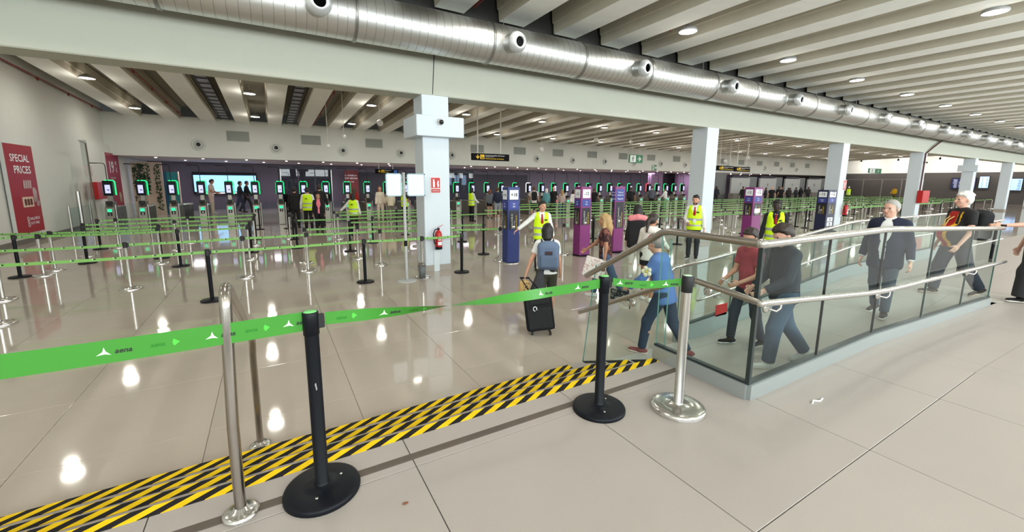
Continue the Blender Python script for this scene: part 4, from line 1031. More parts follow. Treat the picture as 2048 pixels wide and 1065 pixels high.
# ================================================================== BORDER GATES
GX = [-5.86 + 1.0515 * k for k in range(42)]
M_GATE = mat(srgb(150, 146, 136), .35, .7, name='gate_steel')
gate = None
def gate_label(k):
    base = 'automatic border gate with %s glowing frame, %s from the left wall' % ('red' if k == 31 else 'white' if k == 20 else 'green', ordinal(k + 1))
    return base
for k in range(36):
    x = GX[k]
    if gate is None:
        gate = thing('border_gate', gate_label(0), 'gate', (x, 23.5, 0), group='row of automatic border gates')
        P = {}
        P['cabinet'] = MB().cbox(-.15, .15, 0, 1.7, 0, 1.0, .02).prism([(-.0, 1.0), (.55, 1.0), (.55, 1.22), (.30, 1.22)], -.13, .13, axes='yz').build('cabinet', M_GATE, gate)
        P['mast'] = MB().cbox(-.07, .09, .25, .38, 1.15, 1.52, .01).build('mast', M_GATE, gate)
        P['scanner'] = MB().cbox(-.09, .09, -.03, .20, 1.12, 1.25, .01).build('scanner', M_BLACKM, gate)
        P['screen_head'] = MB().cbox(-.155, .155, .14, .36, 1.48, 2.10, .015).build('screen_head', M_BLACK, gate)
        P['screen'] = MB().box(-.085, .085, .132, .138, 1.58, 1.93).build('screen', M_SCREEN, P['screen_head'])
        P['screen_mark'] = MB().box(-.02, .05, .128, .131, 1.70, 1.74).build('screen_mark', S(60, 60, 120), P['screen_head'])
        fr = MB().tube([(-.145, .40, 1.50), (-.145, .40, 2.05), (-.10, .40, 2.12), (.14, .40, 2.12), (.185, .40, 2.05), (.185, .40, 1.50)], .024, 8)
        P['light_frame'] = fr.build('light_frame', M_GLOWG, gate)
        P['indicator'] = MB().cbox(-.07, .07, -.012, 0, .80, .92, .004).build('indicator', M_GLOWG2, gate)
        P['number_plate'] = MB().cbox(-.075, .075, -.010, 0, .64, .78, .004).build('number_plate', M_BLACKM, gate)
        P['camera_arm'] = MB().tube([(0, .22, 2.1), (0, .22, 2.72), (-.03, .22, 2.80), (-.10, .22, 2.82), (-.40, .22, 2.82)], .014, 8).cbox(-.46, -.24, .19, .25, 2.80, 2.835, .006).build('camera_arm', M_BLACK, gate)
        for sx in (-1, 1):
            P['flap%d' % sx] = MB().box(sx * .17, sx * .50, .80, .812, .15, 1.12, 0).build('glass_flap', M_GLASS, gate)
        P['edge_post'] = MB().tube([(.19, .05, 0), (.19, .05, 1.10)], .022, 8).build('edge_post', M_STEEL, gate)
        gk = [(P[n], [P['screen'], P['screen_mark']] if n == 'screen_head' else []) for n in P if n not in ('screen', 'screen_mark')]
        g0 = gate
    else:
        g0, parts = dup(gate, gk, (x, 23.5, 0), 0, gate_label(k))
        if k in (20, 31):
            me = P['light_frame'].data.copy(); me.materials.clear(); me.materials.append(M_GLOWW if k == 20 else M_GLOWR); parts[P['light_frame'].name].data = me
        if k in (17, 22, 28):
            me = P['indicator'].data.copy(); me.materials.clear(); me.materials.append(M_GLOWR); parts[P['indicator'].name].data = me
    text(str(k + 1), .12, M_INKW, g0, (0, -.014, .665), align='CENTER')

# ================================================================== FAR COUNTERS AND SCREENS ON THE RIGHT
bth = MB()
for k in range(4):
    x = 45.7 + 5.75 * k
    t = thing('passport_booth', 'white passport booth panel with dark top strip, %s from the second column' % ordinal(k + 1), 'booth', (x, 28.6, 0))
    MB().cbox(0, 3.6, 0, .2, .0, 2.86, .01).build('panel', S(176, 178, 178, .6), t)
    MB().cbox(.0, 3.2, -.03, .0, 2.86, 3.10, .01).build('top_strip', S(36, 38, 54, .5), t)
    text(str(7 + k), .5, S(90, 92, 94), t, (1.7, -.01, 1.9), align='CENTER')
    MB().cbox(-1.9, 3.6, -1.5, -.9, 0, 1.12, .02).build('desk', S(120, 116, 110, .6), t)
    MB().cbox(3.62, 5.6, .3, .4, 0, 3.0, .01).build('side_glass', S(120, 124, 126, .3), t)
gr = MB().box(43.6, 45.6, 29.2, 29.3, 0, 3.41); struct('wall_back_panel', gr, S(112, 114, 116, .5))
for k, (y0, y1, z0, z1, c, lab) in enumerate(((17.75, 15.55, 1.75, 3.1, (28, 34, 70), 'dark blue departures board on the right end wall behind the sports shirt man'), (15.35, 14.5, 1.85, 3.30, (170, 205, 240), 'narrow bright screen beside the dark departures board'), (13.5, 11.9, 1.62, 3.04, (160, 196, 246), 'bright blue-white screen at the far right on the end wall'))):
    t = thing('wall_screen', lab, 'screen', (74.9, (y0 + y1) / 2, z0)); h = abs(y1 - y0) / 2
    MB().cbox(-.12, 0, -h, h, 0, z1 - z0, .01).build('casing', M_BLACK, t)
    MB().box(-.128, -.121, -h + .04, h - .04, .05, z1 - z0 - .05).build('display', mat(srgb(*c), .4, emit=1.2 if k else .7), t)
    w = MB(); rq = random.Random(k)
    for i in range(8):
        z = .14 + (z1 - z0 - .25) * i / 8
        for j in range(4 if k == 0 else 2):
            a = -h + .12 + j * h * (.46 if k == 0 else .9); w.box(-.134, -.129, a, a + h * rq.uniform(.2, .36), z, z + .06)
    w.build('text_rows', S(200, 210, 235) if k == 0 else S(70, 90, 130), t)
wn = thing('metal_fence', 'grey metal mesh fence panels before the dark right end wall', 'fence', (70, 24, 0))
for k in range(5): MB().box(-.03, .03, -5 + 2 * k, -4.9 + 2 * k, 0, 2.9).build('post', M_STEEL, wn)
for z in (.3, 2.85): MB().box(-.02, .02, -5, 3.1, z, z + .06).build('rail', M_STEEL, wn)
bn = thing('round_bin', 'dark round litter bin behind the third border gate', 'bin', (-3.9, 27.5, 0))
MB().lathe([(0, 0), (.33, 0), (.36, .9), (.30, .95), (.0, .95)], 24).build('drum', S(70, 68, 74, .4), bn); MB().lathe([(.37, .86), (.38, .9), (.37, .94)], 24).build('rim', M_STEEL, bn)
lt = tag(MB().tube([(0, 0, .003), (.05, .02, .004), (.09, -.01, .004), (.15, .0, .003)], .006, 6).build('litter', M_PAPER, None, (3.30, 1.30, U)), 'thin white strip of torn paper on the floor by the kerb', 'litter')
lf = tag(MB().ball((0, 0, .004), (.016, .007, .004), 8).build('leaf', S(120, 70, 40), None, (.47, 1.83, U)), 'tiny brown scrap on the tile right of the nearest stanchion', 'litter')

ws_ = thing('suitcase', 'white hard-shell suitcase standing behind the blonde woman near the lanes', 'suitcase', (9.9, 11.75, 0), -.4)
MB().cbox(-.22, .22, -.14, .14, .07, .68, .05).build('shell', S(214, 224, 232, .35), ws_)
for x in (-.17, .17):
    for y in (-.10, .10): MB().lathe([(0, -.02), (.035, -.02), (.035, .02), (0, .02)], 12, (x, y, .036), 'x').build('wheel', M_RUBBER, ws_)
MB().tube([(-.12, .08, .66), (-.12, .08, 1.0), (.12, .08, 1.0), (.12, .08, .66)], .012, 6).build('pull_handle', M_BLACK, ws_)
# ================================================================== PEOPLE
def V3(*a): return np.array(a, float)
def nrm(v): return v / max(1e-9, np.linalg.norm(v))
class Field:
    """smooth union of capsules, ellipsoids and rounded boxes, meshed by surface nets"""
    def __init__(s): s.p = []; s.sub = []
    def cap(s, a, b, ra, rb=None, k=.03, u=None, su=1.0, clip=None):
        s.p.append(('c', np.array(a, float), np.array(b, float), ra, ra if rb is None else rb, k, u, su, clip)); return s
    def ell(s, c, r, M=None, k=.03, clip=None):
        s.p.append(('e', np.array(c, float), np.array(r, float), M, None, k, None, 1, clip)); return s
    def box(s, c, r, M=None, rad=.03, k=.02, clip=None):
        s.p.append(('b', np.array(c, float), np.array(r, float), M, rad, k, None, 1, clip)); return s
    def cut(s, c, r, M=None): s.sub.append(('e', np.array(c, float), np.array(r, float), M, None, 0, None, 1, None)); return s
    def ext(s, q):
        if q[0] == 'c':
            R = max(q[3], q[4]) * max(1, q[7]); lo = np.minimum(q[1], q[2]) - R; hi = np.maximum(q[1], q[2]) + R
        else:
            R = float(np.linalg.norm(q[2])) if q[3] is not None else q[2]; lo = q[1] - R; hi = q[1] + R
        return lo, hi
    @staticmethod
    def dist(q, X, Y, Z):
        if q[0] == 'c':
            a, b = q[1], q[2]; ab = b - a; L2 = float(ab @ ab) + 1e-12
            x, y, z = X - a[0], Y - a[1], Z - a[2]
            t = np.clip((x * ab[0] + y * ab[1] + z * ab[2]) / L2, 0, 1)
            x = x - t * ab[0]; y = y - t * ab[1]; z = z - t * ab[2]
            if q[6] is not None:
                u = q[6]; w = (x * u[0] + y * u[1] + z * u[2]) * (1 - 1 / q[7])
                x = x - w * u[0]; y = y - w * u[1]; z = z - w * u[2]
            d = np.sqrt(x * x + y * y + z * z) - (q[3] + (q[4] - q[3]) * t)
        else:
            c, r, M = q[1], q[2], q[3]
            x, y, z = X - c[0], Y - c[1], Z - c[2]
            if M is not None:
                x, y, z = (x * M[0, 0] + y * M[1, 0] + z * M[2, 0], x * M[0, 1] + y * M[1, 1] + z * M[2, 1], x * M[0, 2] + y * M[1, 2] + z * M[2, 2])
            if q[0] == 'e':
                k0 = np.sqrt((x / r[0]) ** 2 + (y / r[1]) ** 2 + (z / r[2]) ** 2)
                k1 = np.sqrt((x / r[0] ** 2) ** 2 + (y / r[1] ** 2) ** 2 + (z / r[2] ** 2) ** 2)
                d = k0 * (k0 - 1) / np.maximum(k1, 1e-6)
            else:
                R = q[4]; x = np.abs(x) - r[0] + R; y = np.abs(y) - r[1] + R; z = np.abs(z) - r[2] + R
                d = np.sqrt(np.maximum(x, 0) ** 2 + np.maximum(y, 0) ** 2 + np.maximum(z, 0) ** 2) + np.minimum(np.maximum(x, np.maximum(y, z)), 0) - R
        if q[8] is not None:
            p, n = q[8]; d = np.maximum(d, (X - p[0]) * n[0] + (Y - p[1]) * n[1] + (Z - p[2]) * n[2])
        return d
    def grid(s, h):
        los, his = zip(*[s.ext(q) for q in s.p])
        lo = np.min(los, 0) - 3 * h; hi = np.max(his, 0) + 3 * h
        n = np.ceil((hi - lo) / h).astype(int) + 1
        F = np.full(n, .5, np.float32)
        ax = [lo[i] + h * np.arange(n[i]) for i in range(3)]
        for lst, subt in ((s.p, False), (s.sub, True)):
            for q in lst:
                a, b = s.ext(q); m = q[5] + 3 * h
                i0 = np.maximum(0, np.floor((a - m - lo) / h).astype(int)); i1 = np.minimum(n, np.ceil((b + m - lo) / h).astype(int) + 1)
                if np.any(i1 <= i0): continue
                sl = tuple(slice(i0[i], i1[i]) for i in range(3))
                X = ax[0][sl[0]][:, None, None]; Y = ax[1][sl[1]][None, :, None]; Z = ax[2][sl[2]][None, None, :]
                d = s.dist(q, X, Y, Z).astype(np.float32)
                G = F[sl]
                if subt: F[sl] = np.maximum(G, -d)
                else:
                    k = q[5]
                    if k > 0:
                        hh = np.maximum(k - np.abs(G - d), 0); F[sl] = np.minimum(G, d) - hh * hh / (4 * k)
                    else: F[sl] = np.minimum(G, d)
        return F, lo
    def mesh(s, name, mats, h, matfn=None, smooth=2):
        F, lo = s.grid(h)
        S_ = F < 0
        C = [(0, 0, 0), (1, 0, 0), (0, 1, 0), (1, 1, 0), (0, 0, 1), (1, 0, 1), (0, 1, 1), (1, 1, 1)]
        n = np.array(F.shape) - 1
        def sh(A, c): return A[c[0]:c[0] + n[0], c[1]:c[1] + n[1], c[2]:c[2] + n[2]]
        cnt = sum(sh(S_, c).astype(np.int8) for c in C)
        I = np.argwhere((cnt > 0) & (cnt < 8))
        ids = np.full(n, -1, np.int64); ids[I[:, 0], I[:, 1], I[:, 2]] = np.arange(len(I))
        vals = np.stack([F[I[:, 0] + c[0], I[:, 1] + c[1], I[:, 2] + c[2]] for c in C], 1)
        P = np.zeros((len(I), 3)); W = np.zeros(len(I))
        for a in range(8):
            for b in range(a + 1, 8):
                if sum(x != y for x, y in zip(C[a], C[b])) != 1: continue
                va, vb = vals[:, a], vals[:, b]; m = (va < 0) != (vb < 0)
                t = np.where(m, va / np.where(m, va - vb, 1), 0)
                pos = np.array(C[a])[None] + t[:, None] * (np.array(C[b]) - np.array(C[a]))[None]
                P += pos * m[:, None]; W += m
        P = lo + h * (I + P / W[:, None])
        quads = []
        for ax in range(3):
            o1, o2 = [(1, 2), (2, 0), (0, 1)][ax]
            d = [0, 0, 0]; d[ax] = 1
            A = S_[:F.shape[0] - d[0], :F.shape[1] - d[1], :F.shape[2] - d[2]]; B = S_[d[0]:, d[1]:, d[2]:]
            E_ = np.argwhere(A != B)
            ok = (E_[:, o1] > 0) & (E_[:, o2] > 0) & (E_[:, o1] < n[o1]) & (E_[:, o2] < n[o2]); E_ = E_[ok]
            if not len(E_): continue
            def cell(a, b):
                c = E_.copy(); c[:, o1] -= a; c[:, o2] -= b; return ids[c[:, 0], c[:, 1], c[:, 2]]
            q = np.stack([cell(1, 1), cell(0, 1), cell(0, 0), cell(1, 0)], 1)
            fl_ = ~A[E_[:, 0], E_[:, 1], E_[:, 2]]
            q[fl_] = q[fl_][:, ::-1]
            quads.append(q)
        Q = np.concatenate(quads); Q = Q[(Q >= 0).all(1)]
        for _ in range(smooth):
            acc = np.zeros_like(P); cn = np.zeros(len(P))
            for a in range(4):
                for b in (1, 3): np.add.at(acc, Q[:, a], P[Q[:, (a + b) % 4]]); np.add.at(cn, Q[:, a], 1)
            m = cn > 0; P[m] = P[m] * .45 + .55 * acc[m] / cn[m][:, None]
        me = bpy.data.meshes.new(name)
        me.vertices.add(len(P)); me.vertices.foreach_set('co', P.astype(np.float32).ravel())
        me.loops.add(len(Q) * 4); me.loops.foreach_set('vertex_index', Q.astype(np.int32).ravel())
        me.polygons.add(len(Q)); me.polygons.foreach_set('loop_start', np.arange(0, len(Q) * 4, 4, dtype=np.int32)); me.polygons.foreach_set('loop_total', np.full(len(Q), 4, np.int32))
        for m in (mats if isinstance(mats, (list, tuple)) else [mats]): me.materials.append(m)
        me.polygons.foreach_set('use_smooth', np.ones(len(Q), bool))
        if matfn is not None:
            cen = P[Q].mean(1); me.polygons.foreach_set('material_index', matfn(cen).astype(np.int32))
        me.update(calc_edges=True); me.validate()
        return me

XA = V3(1, 0, 0)
def rotm(yaw, pitch_, roll_=0.0):
    """columns = head right, forward, up; yaw to the right, pitch downwards (degrees)"""
    y, p = math.radians(yaw), math.radians(pitch_)
    f = V3(math.sin(y) * math.cos(p), math.cos(y) * math.cos(p), -math.sin(p))
    r_ = V3(math.cos(y), -math.sin(y), 0); u = np.cross(r_, f)
    return np.stack([r_, f, u], 1)
SKIN = {'fair': srgb(222, 172, 150), 'light': srgb(206, 154, 128), 'tan': srgb(178, 126, 98), 'brown': srgb(140, 92, 70), 'dark': srgb(52, 38, 34)}
HAIRC = {'black': srgb(20, 17, 17), 'dark': srgb(44, 30, 24), 'brown': srgb(82, 56, 38), 'blond': srgb(178, 146, 98), 'grey': srgb(160, 156, 150), 'ash': srgb(122, 116, 110), 'white': srgb(226, 224, 220), 'red': srgb(120, 62, 36)}
def cloth(c, rough=.85): return mat(c if max(c) <= 1.0 else srgb(*c), rough, noise=.07, nscale=9) if True else None
M_VEST = mat(srgb(214, 255, 0), .6, emit=0.0, name='hi_vis_yellow'); M_SILV = mat(srgb(176, 180, 178), .35, .3, name='reflective_band')
HI_VIS = M_VEST

def person(label, x, y, z, face, H=1.75, build=1.0, skin='fair', lean=0.0, armL=(5, 10, 12, 8), armR=(5, 10, 12, 8), legL=(0, 0), legR=(0, 0),
           head=(0, 0), hair=('short', 'dark'), top=((120, 120, 120), 'short'), bottom=((40, 42, 50), 'long'), shoes=(30, 30, 32), vest=False, jacket=None,
           tie=None, lod=0, group=None, female=False, belly=0.0, extra=None, topmat=None, glasses=False, spread=4, cat='person', hem=None, collar=None, sole=None, beard=False, wide=0.0):
    t = thing('person', label, cat, (x, y, z), -math.radians(face), group)
    s = H / 1.75; b = build
    hb = (.0095, .016, .026)[lod]; hc = (.0125, .019, .028)[lod]
    def lim(r_): return max(r_, 1.15 * hb)
    TH, SHN, AK = .44 * s, .42 * s, .078 * s
    ra = math.radians
    # legs
    legs = {}; drop = 0
    for sd, (a, c) in ((-1, legL), (1, legR)):
        fp = 0 if abs(c) < 14 else (-(abs(c) - 12) * 1.0 if c < 0 else 10)
        dz = TH * math.cos(ra(a)) + SHN * math.cos(ra(c))
        if fp < 0: dz += .10 * s * math.sin(ra(-fp))
        legs[sd] = [a, c, fp]; drop = max(drop, dz)
    B = V3(0, 0, drop + AK)
    T = V3(0, math.sin(ra(lean)), math.cos(ra(lean))); Fd = V3(0, math.cos(ra(lean)), -math.sin(ra(lean)))
    hw, sw = .088 * s, (.150 if female else .170) * s * (1 + .3 * (b - 1))
    J = {}
    for sd in (-1, 1):
        a, c, fp = legs[sd]
        hip = B + XA * sd * hw
        kn = hip + TH * V3(sd * math.sin(ra(spread)) * .5, math.sin(ra(a)), -math.cos(ra(a)))
        an = kn + SHN * V3(0, math.sin(ra(c)), -math.cos(ra(c)))
        fd = V3(sd * .14, math.cos(ra(fp)), math.sin(ra(fp))); fd = nrm(fd); fu_ = nrm(V3(0, -math.sin(ra(fp)), math.cos(ra(fp))))
        J[sd] = dict(hip=hip, kn=kn, an=an, fd=fd, fu=fu_)
    Sc = B + T * .468 * s; Nk = B + T * .535 * s
    UA, FA = .295 * s, .255 * s
    for sd, ar in ((-1, armL), (1, armR)):
        p1, a1, p2, a2 = ar
        def dr(p, a_): return V3(sd * math.sin(ra(a_)), math.sin(ra(p)) * math.cos(ra(a_)), -math.cos(ra(p)) * math.cos(ra(a_)))
        sh_ = Sc + XA * sd * sw; el = sh_ + UA * dr(p1, a1); wr = el + FA * dr(p2, a2)
        J[sd].update(sh=sh_, el=el, wr=wr, fa=dr(p2, a2))
    HM = rotm(head[0], head[1] + lean * .5)
    hs = s * (1.07 if not female else 1.04)
    Hc = Nk + nrm(T * .6 + V3(0, 0, .5)) * .085 * s + HM[:, 2] * .075 * s + HM[:, 1] * .022 * s
    def hp(a_, b_, c_): return Hc + HM @ (V3(a_, b_, c_) * hs)
    # ---------------- body
    f = Field()
    f.cap(B + T * .02 * s, B + T * .20 * s, .108 * s * b, .105 * s * b, .03, XA, 1.32); f.cap(B + T * .20 * s, B + T * .42 * s, .108 * s * b, .105 * s * b, .04, XA, 1.38)
    f.cap(Sc - XA * sw * .82, Sc + XA * sw * .82, .055 * s, .055 * s, .05)
    for sd in (-1, 1): f.cap(Nk - T * .01 * s + XA * sd * .03 * s, Sc + XA * sd * sw * .8, .045 * s, .045 * s, .04)
    f.cap(Nk - T * .03 * s, Hc - HM[:, 2] * .03 * s - HM[:, 1] * .012, .054 * s, .050 * s, .03)
    for sd in (-1, 1):
        j = J[sd]
        f.cap(j['hip'] + T * .0, j['kn'], .083 * s * b, .054 * s, .03); f.cap(j['kn'], j['kn'] * .65 + j['an'] * .35 - V3(0, .012, 0), .052 * s, .052 * s, .03); f.cap(j['kn'] * .65 + j['an'] * .35 - V3(0, .012, 0), j['an'], .051 * s, lim(.034 * s), .02)
        f.cap(j['an'] - j['fd'] * .03 * s - j['fu'] * .04 * s, j['an'] + j['fd'] * .14 * s - j['fu'] * .052 * s, lim(.034 * s), lim(.024 * s), .02)
        f.cap(j['sh'], j['el'], .048 * s * b ** .5, lim(.038 * s), .03); f.cap(j['el'], j['wr'], lim(.038 * s), lim(.026 * s), .02)
        d = j['fa']; pn = nrm(np.cross(d, np.cross(XA * -sd, d)) + 1e-6)      # palm looks inwards
        wv = nrm(np.cross(d, pn))
        if wv[1] < 0 and abs(d[1]) < .8: wv = -wv                              # thumb side forward
        elif abs(d[1]) >= .8 and wv[2] < 0: wv = -wv
        hand = j['wr'] + d * .055 * s
        j['hand'] = hand + d * .04 * s
        if lod == 0:
            Mh = np.stack([nrm(wv), nrm(pn), nrm(d)], 1)
            f.ell(hand, (.040 * s, .017 * s, .050 * s), Mh, .012)
            for i, (o_, ln) in enumerate(((-.029, .052), (-.010, .066), (.010, .072), (.029, .064))):
                b0 = hand + wv * o_ * s + d * .042 * s; d1 = nrm(d * math.cos(.45) + pn * math.sin(.45)); d2 = nrm(d * math.cos(1.2) + pn * math.sin(1.2))
                b1 = b0 + d1 * ln * .55 * s; f.cap(b0 - d * .02, b1, .0105 * s, .0098 * s, .004); f.cap(b1, b1 + d2 * ln * .5 * s, .0098 * s, .0088 * s, .004)
            tb = hand + wv * .034 * s - d * .018 * s; t1 = tb + nrm(wv * .62 + d * .75 + pn * .3) * .038 * s
            f.cap(tb, t1, .0125 * s, .0108 * s, .008); f.cap(t1, t1 + nrm(d * .95 + pn * .5) * .028 * s, .0108 * s, .009 * s, .005)
        else:
            f.ell(j['hand'] - d * .01, (max(.032 * s, hb * 1.3),) * 3, None, .02)
    hr_ = hs
    f.ell(hp(0, -.008, .028), (.076 * hr_, .094 * hr_, .092 * hr_), HM, .02); f.ell(hp(0, .020, -.040), (.059 * hr_, .070 * hr_, .076 * hr_), HM, .03)
    if lod < 2:
        f.ell(hp(0, .062, -.088), (.026 * hr_, .024 * hr_, .020 * hr_), HM, .02)
        f.cap(hp(0, .082, .012), hp(0, .108, -.026), .010 * hr_, .0145 * hr_, .012)
        f.cap(hp(-.03, .078, .026), hp(.03, .078, .026), .012 * hr_, .012 * hr_, .014)
        for sd in (-1, 1):
            f.ell(hp(sd * .077, -.012, -.008), (.010 * hr_, .020 * hr_, .031 * hr_), HM, .006); f.ell(hp(sd * .040, .062, -.022), (.024 * hr_, .022 * hr_, .022 * hr_), HM, .02)
        f.cap(hp(-.018, .084, -.058), hp(.018, .084, -.058), .009 * hr_, .009 * hr_, .01)
    skc = mat(SKIN[skin], .55)
    link('body', f.mesh('body', skc, hb, None, 1 if lod == 0 else 0), t)
    # ---------------- face
    if lod == 0:
        for sd in (-1, 1):
            MB().ball(tuple(hp(sd * .031, .077, .006)), .0105 * hr_, 10).build('eye', mat((.03, .022, .018), .2), t)
            e0, e1 = hp(sd * .016, .088, .024), hp(sd * .046, .078, .024)
            MB().tube([e0, e1], .0045, 6).build('eyebrow', mat(HAIRC[hair[1]], .8), t)
        MB().tube([hp(-.020, .087, -.060), hp(0, .094, -.060), hp(.020, .087, -.060)], .0055, 6).build('mouth', mat(tuple(c * f_ for c, f_ in zip(SKIN[skin], (.72, .45, .45))), .5), t)
    if glasses:
        g = MB()
        for sd in (-1, 1):
            c0 = [hp(sd * .034 + .024 * math.cos(a_), .098, .004 + .019 * math.sin(a_)) for a_ in np.linspace(0, 2 * PI, 13)]
            gr_ = .0014 if glasses == 'thin' else .0028; g.tube(c0, gr_, 5); g.tube([hp(sd * .058, .097, .008), hp(sd * .08, .0, .008)], gr_, 5)
        g.tube([hp(-.01, .1, .006), hp(.01, .1, .006)], gr_, 5); g.build('glasses', M_STEEL if glasses == 'thin' else M_BLACK, t)
    if beard:
        Field().ell(hp(0, .024, -.062), (.062 * hr_, .070 * hr_, .062 * hr_), HM, .01, clip=(hp(0, .0, -.036), HM[:, 2])).cut(hp(0, .105, -.060), (.026, .03, .014), HM).mesh
        bf = Field().ell(hp(0, .022, -.060), (.0600 * hr_, .0695 * hr_, .064 * hr_), HM, .01, clip=(hp(0, .0, -.062), HM[:, 2])); bf.cut(hp(0, .11, -.058), (.024 * hr_, .035 * hr_, .010 * hr_), HM)
        link('beard', bf.mesh('beard', mat(HAIRC[hair[1]], .9), hb), t)
    # ---------------- hair
    st, hc_ = hair; f = Field(); hm = mat(HAIRC[hc_], .55, noise=.12, nscale=26)
    def clip_face(off=.030, tilt=.62): return (hp(0, .052, off), -(HM @ nrm(V3(0, -tilt, 1 - tilt * .35))))
    if st in ('short', 'long', 'bun', 'bob', 'tail'):
        f.ell(hp(0, -.012, .034), (.0825 * hr_, .1005 * hr_, .097 * hr_), HM, .01, clip=clip_face(.058 if st == 'short' else .050, .70))
        if lod == 0:
            rh = random.Random(int(x * 100))
            for _i in range(9):
                a_ = -.9 + 1.8 * _i / 8; f.ell(hp(.066 * math.sin(a_), -.014 + .088 * math.cos(a_), .076 + rh.uniform(-.008, .012)), (.018 * hr_, .016 * hr_, .016 * hr_), HM, .01)
            for _i in range(26):
                th, ph_ = rh.uniform(0, 6.28), rh.uniform(.1, 1.25); q_ = hp(.080 * math.sin(ph_) * math.cos(th), -.014 + .098 * math.sin(ph_) * math.sin(th), .034 + .094 * math.cos(ph_))
                f.ell(q_, (.022 * hr_, .028 * hr_, .014 * hr_), HM, .012, clip=clip_face(.060 if st == 'short' else .050, .70))
        f.ell(hp(0, -.030, .0), (.083 * hr_, .088 * hr_, .088 * hr_), HM, .02, clip=(hp(0, .004, 0), HM[:, 1]))
    if st == 'balding':
        f.ell(hp(0, -.020, .012), (.085 * hr_, .094 * hr_, .084 * hr_), HM, .01, clip=(hp(0, .018, 0), HM[:, 1])); f.ell(hp(0, -.012, .03), (.080 * hr_, .098 * hr_, .096 * hr_), HM, .02, clip=clip_face(.05))
    if st == 'long':
        f.cap(hp(0, -.055, .03), hp(0, -.085, -.14), .078 * hr_, .075 * hr_, .03, HM[:, 0], 1.15); f.cap(hp(0, -.085, -.14), Nk - Fd * .085 * s - T * .13 * s, .070 * hr_, .040 * hr_, .03, XA, 1.5)
        for sd in (-1, 1): f.cap(hp(sd * .072, .005, .03), hp(sd * .085, .01, -.13), .026 * hr_, .028 * hr_, .03); f.cap(hp(sd * .085, .01, -.13), hp(sd * .09, .01, -.20), .028 * hr_, .016 * hr_, .02)
    if st == 'bob':
        f.cap(hp(0, -.05, .02), hp(0, -.07, -.11), .080 * hr_, .070 * hr_, .03, HM[:, 0], 1.12)
        for sd in (-1, 1): f.cap(hp(sd * .074, .0, .03), hp(sd * .078, .005, -.10), .024 * hr_, .022 * hr_, .03)
    if st == 'bun': f.ell(hp(0, -.115, .04), (.045 * hr_,) * 3, HM, .02)
    if st == 'tail': f.cap(hp(0, -.095, .03), hp(0, -.15, -.05), .035 * hr_, .042 * hr_, .02); f.cap(hp(0, -.15, -.05), hp(.02, -.15, -.26), .042 * hr_, .018 * hr_, .02)
    if f.p: link('hair', f.mesh('hair', hm, max(hb, .011)), t)
    # ---------------- clothes
    tc, sleeve = top[0], top[1]
    def torso(f, e, hem_):
        f.cap(B - T * hem_ * s, B + T * .20 * s, (.108 * b + e + .010) * s, (.106 * b + e) * s, .03, XA, 1.34); f.cap(B + T * .20 * s, B + T * .42 * s, (.106 * b + e) * s, (.104 * b + e) * s, .04, XA, 1.40)
        if belly: f.ell(B + T * .13 * s + Fd * (.045 + belly * .35) * s, ((.135 + belly * .45) * s * b + e, (.10 + belly) * s, .17 * s), None, .06)
        if female: f.ell(B + T * .36 * s + Fd * .065 * s, (.125 * s, .070 * s, .075 * s), None, .05)
        return f
    f = Field(); e = .014
    torso(f, e, hem if hem is not None else .02)
    f.cap(Sc - XA * sw * .84, Sc + XA * sw * .84, (.055 + e) * s, (.055 + e) * s, .05)
    for sd in (-1, 1): f.cap(Nk - T * .015 * s + XA * sd * .03 * s, Sc + XA * sd * sw * .85, (.045 + e) * s, (.045 + e) * s, .04)
    f.cap(Nk - T * .03 * s, Nk + T * .02 * s, .062 * s, .058 * s, .02, clip=(Nk + T * .012 * s, T))
    for sd in (-1, 1):
        j = J[sd]
        if sleeve == 'short': e_ = j['sh'] * .38 + j['el'] * .62; f.cap(j['sh'], j['el'], (.052 * b ** .5 + e) * s, (.046 + e) * s, .03, clip=(e_, nrm(j['el'] - j['sh'])))
        elif sleeve == 'long': f.cap(j['sh'], j['el'], (.050 * b ** .5 + e) * s, (.040 + e) * s, .03); f.cap(j['el'], j['wr'], (.041 + e) * s, (.032 + e) * s, .02, clip=(j['wr'] - j['fa'] * .012, j['fa']))
    bot = B - T * ((hem if hem is not None else .02) + .035) * s
    for i, q in enumerate(f.p[:1]): f.p[i] = q[:8] + ((bot, -T),)
    if belly: pass
    tm_ = topmat(B, T, Fd, s) if callable(topmat) else None
    if tm_: link('shirt', f.mesh('shirt', tm_[0], hc, tm_[1]), t)
    else: link('shirt', f.mesh('shirt', cloth(tc), hc), t)
    if bottom:
        bc, ln = bottom[0], bottom[1]
        f = Field(); f.cap(B - T * .03 * s - XA * .045 * s, B - T * .03 * s + XA * .045 * s, .112 * s * b, .112 * s * b, .03); f.cap(B + T * .06 * s - XA * .05 * s, B + T * .06 * s + XA * .05 * s, .103 * s * b, .103 * s * b, .03)
        for sd in (-1, 1):
            j = J[sd]
            if ln == 'long':
                f.cap(j['hip'], j['kn'], .096 * s * b, (.073 + wide) * s, .02); f.cap(j['kn'], j['an'] + V3(0, 0, -.005), (.072 + wide) * s, (.058 + wide) * s, .03, clip=(j['an'] - nrm(j['an'] - j['kn']) * .006, nrm(j['an'] - j['kn'])))
            elif ln == 'knee':
                f.cap(j['hip'], j['kn'], .098 * s * b, .080 * s, .02, clip=(j['kn'] + nrm(j['kn'] - j['hip']) * .02, nrm(j['kn'] - j['hip'])))
            elif ln == 'short':
                e_ = j['hip'] * .52 + j['kn'] * .48; f.cap(j['hip'], j['kn'], .100 * s * b, .092 * s, .02, clip=(e_, nrm(j['kn'] - j['hip'])))
        link('trousers' if ln == 'long' else 'shorts', f.mesh('trousers', cloth(bc), hc), t)
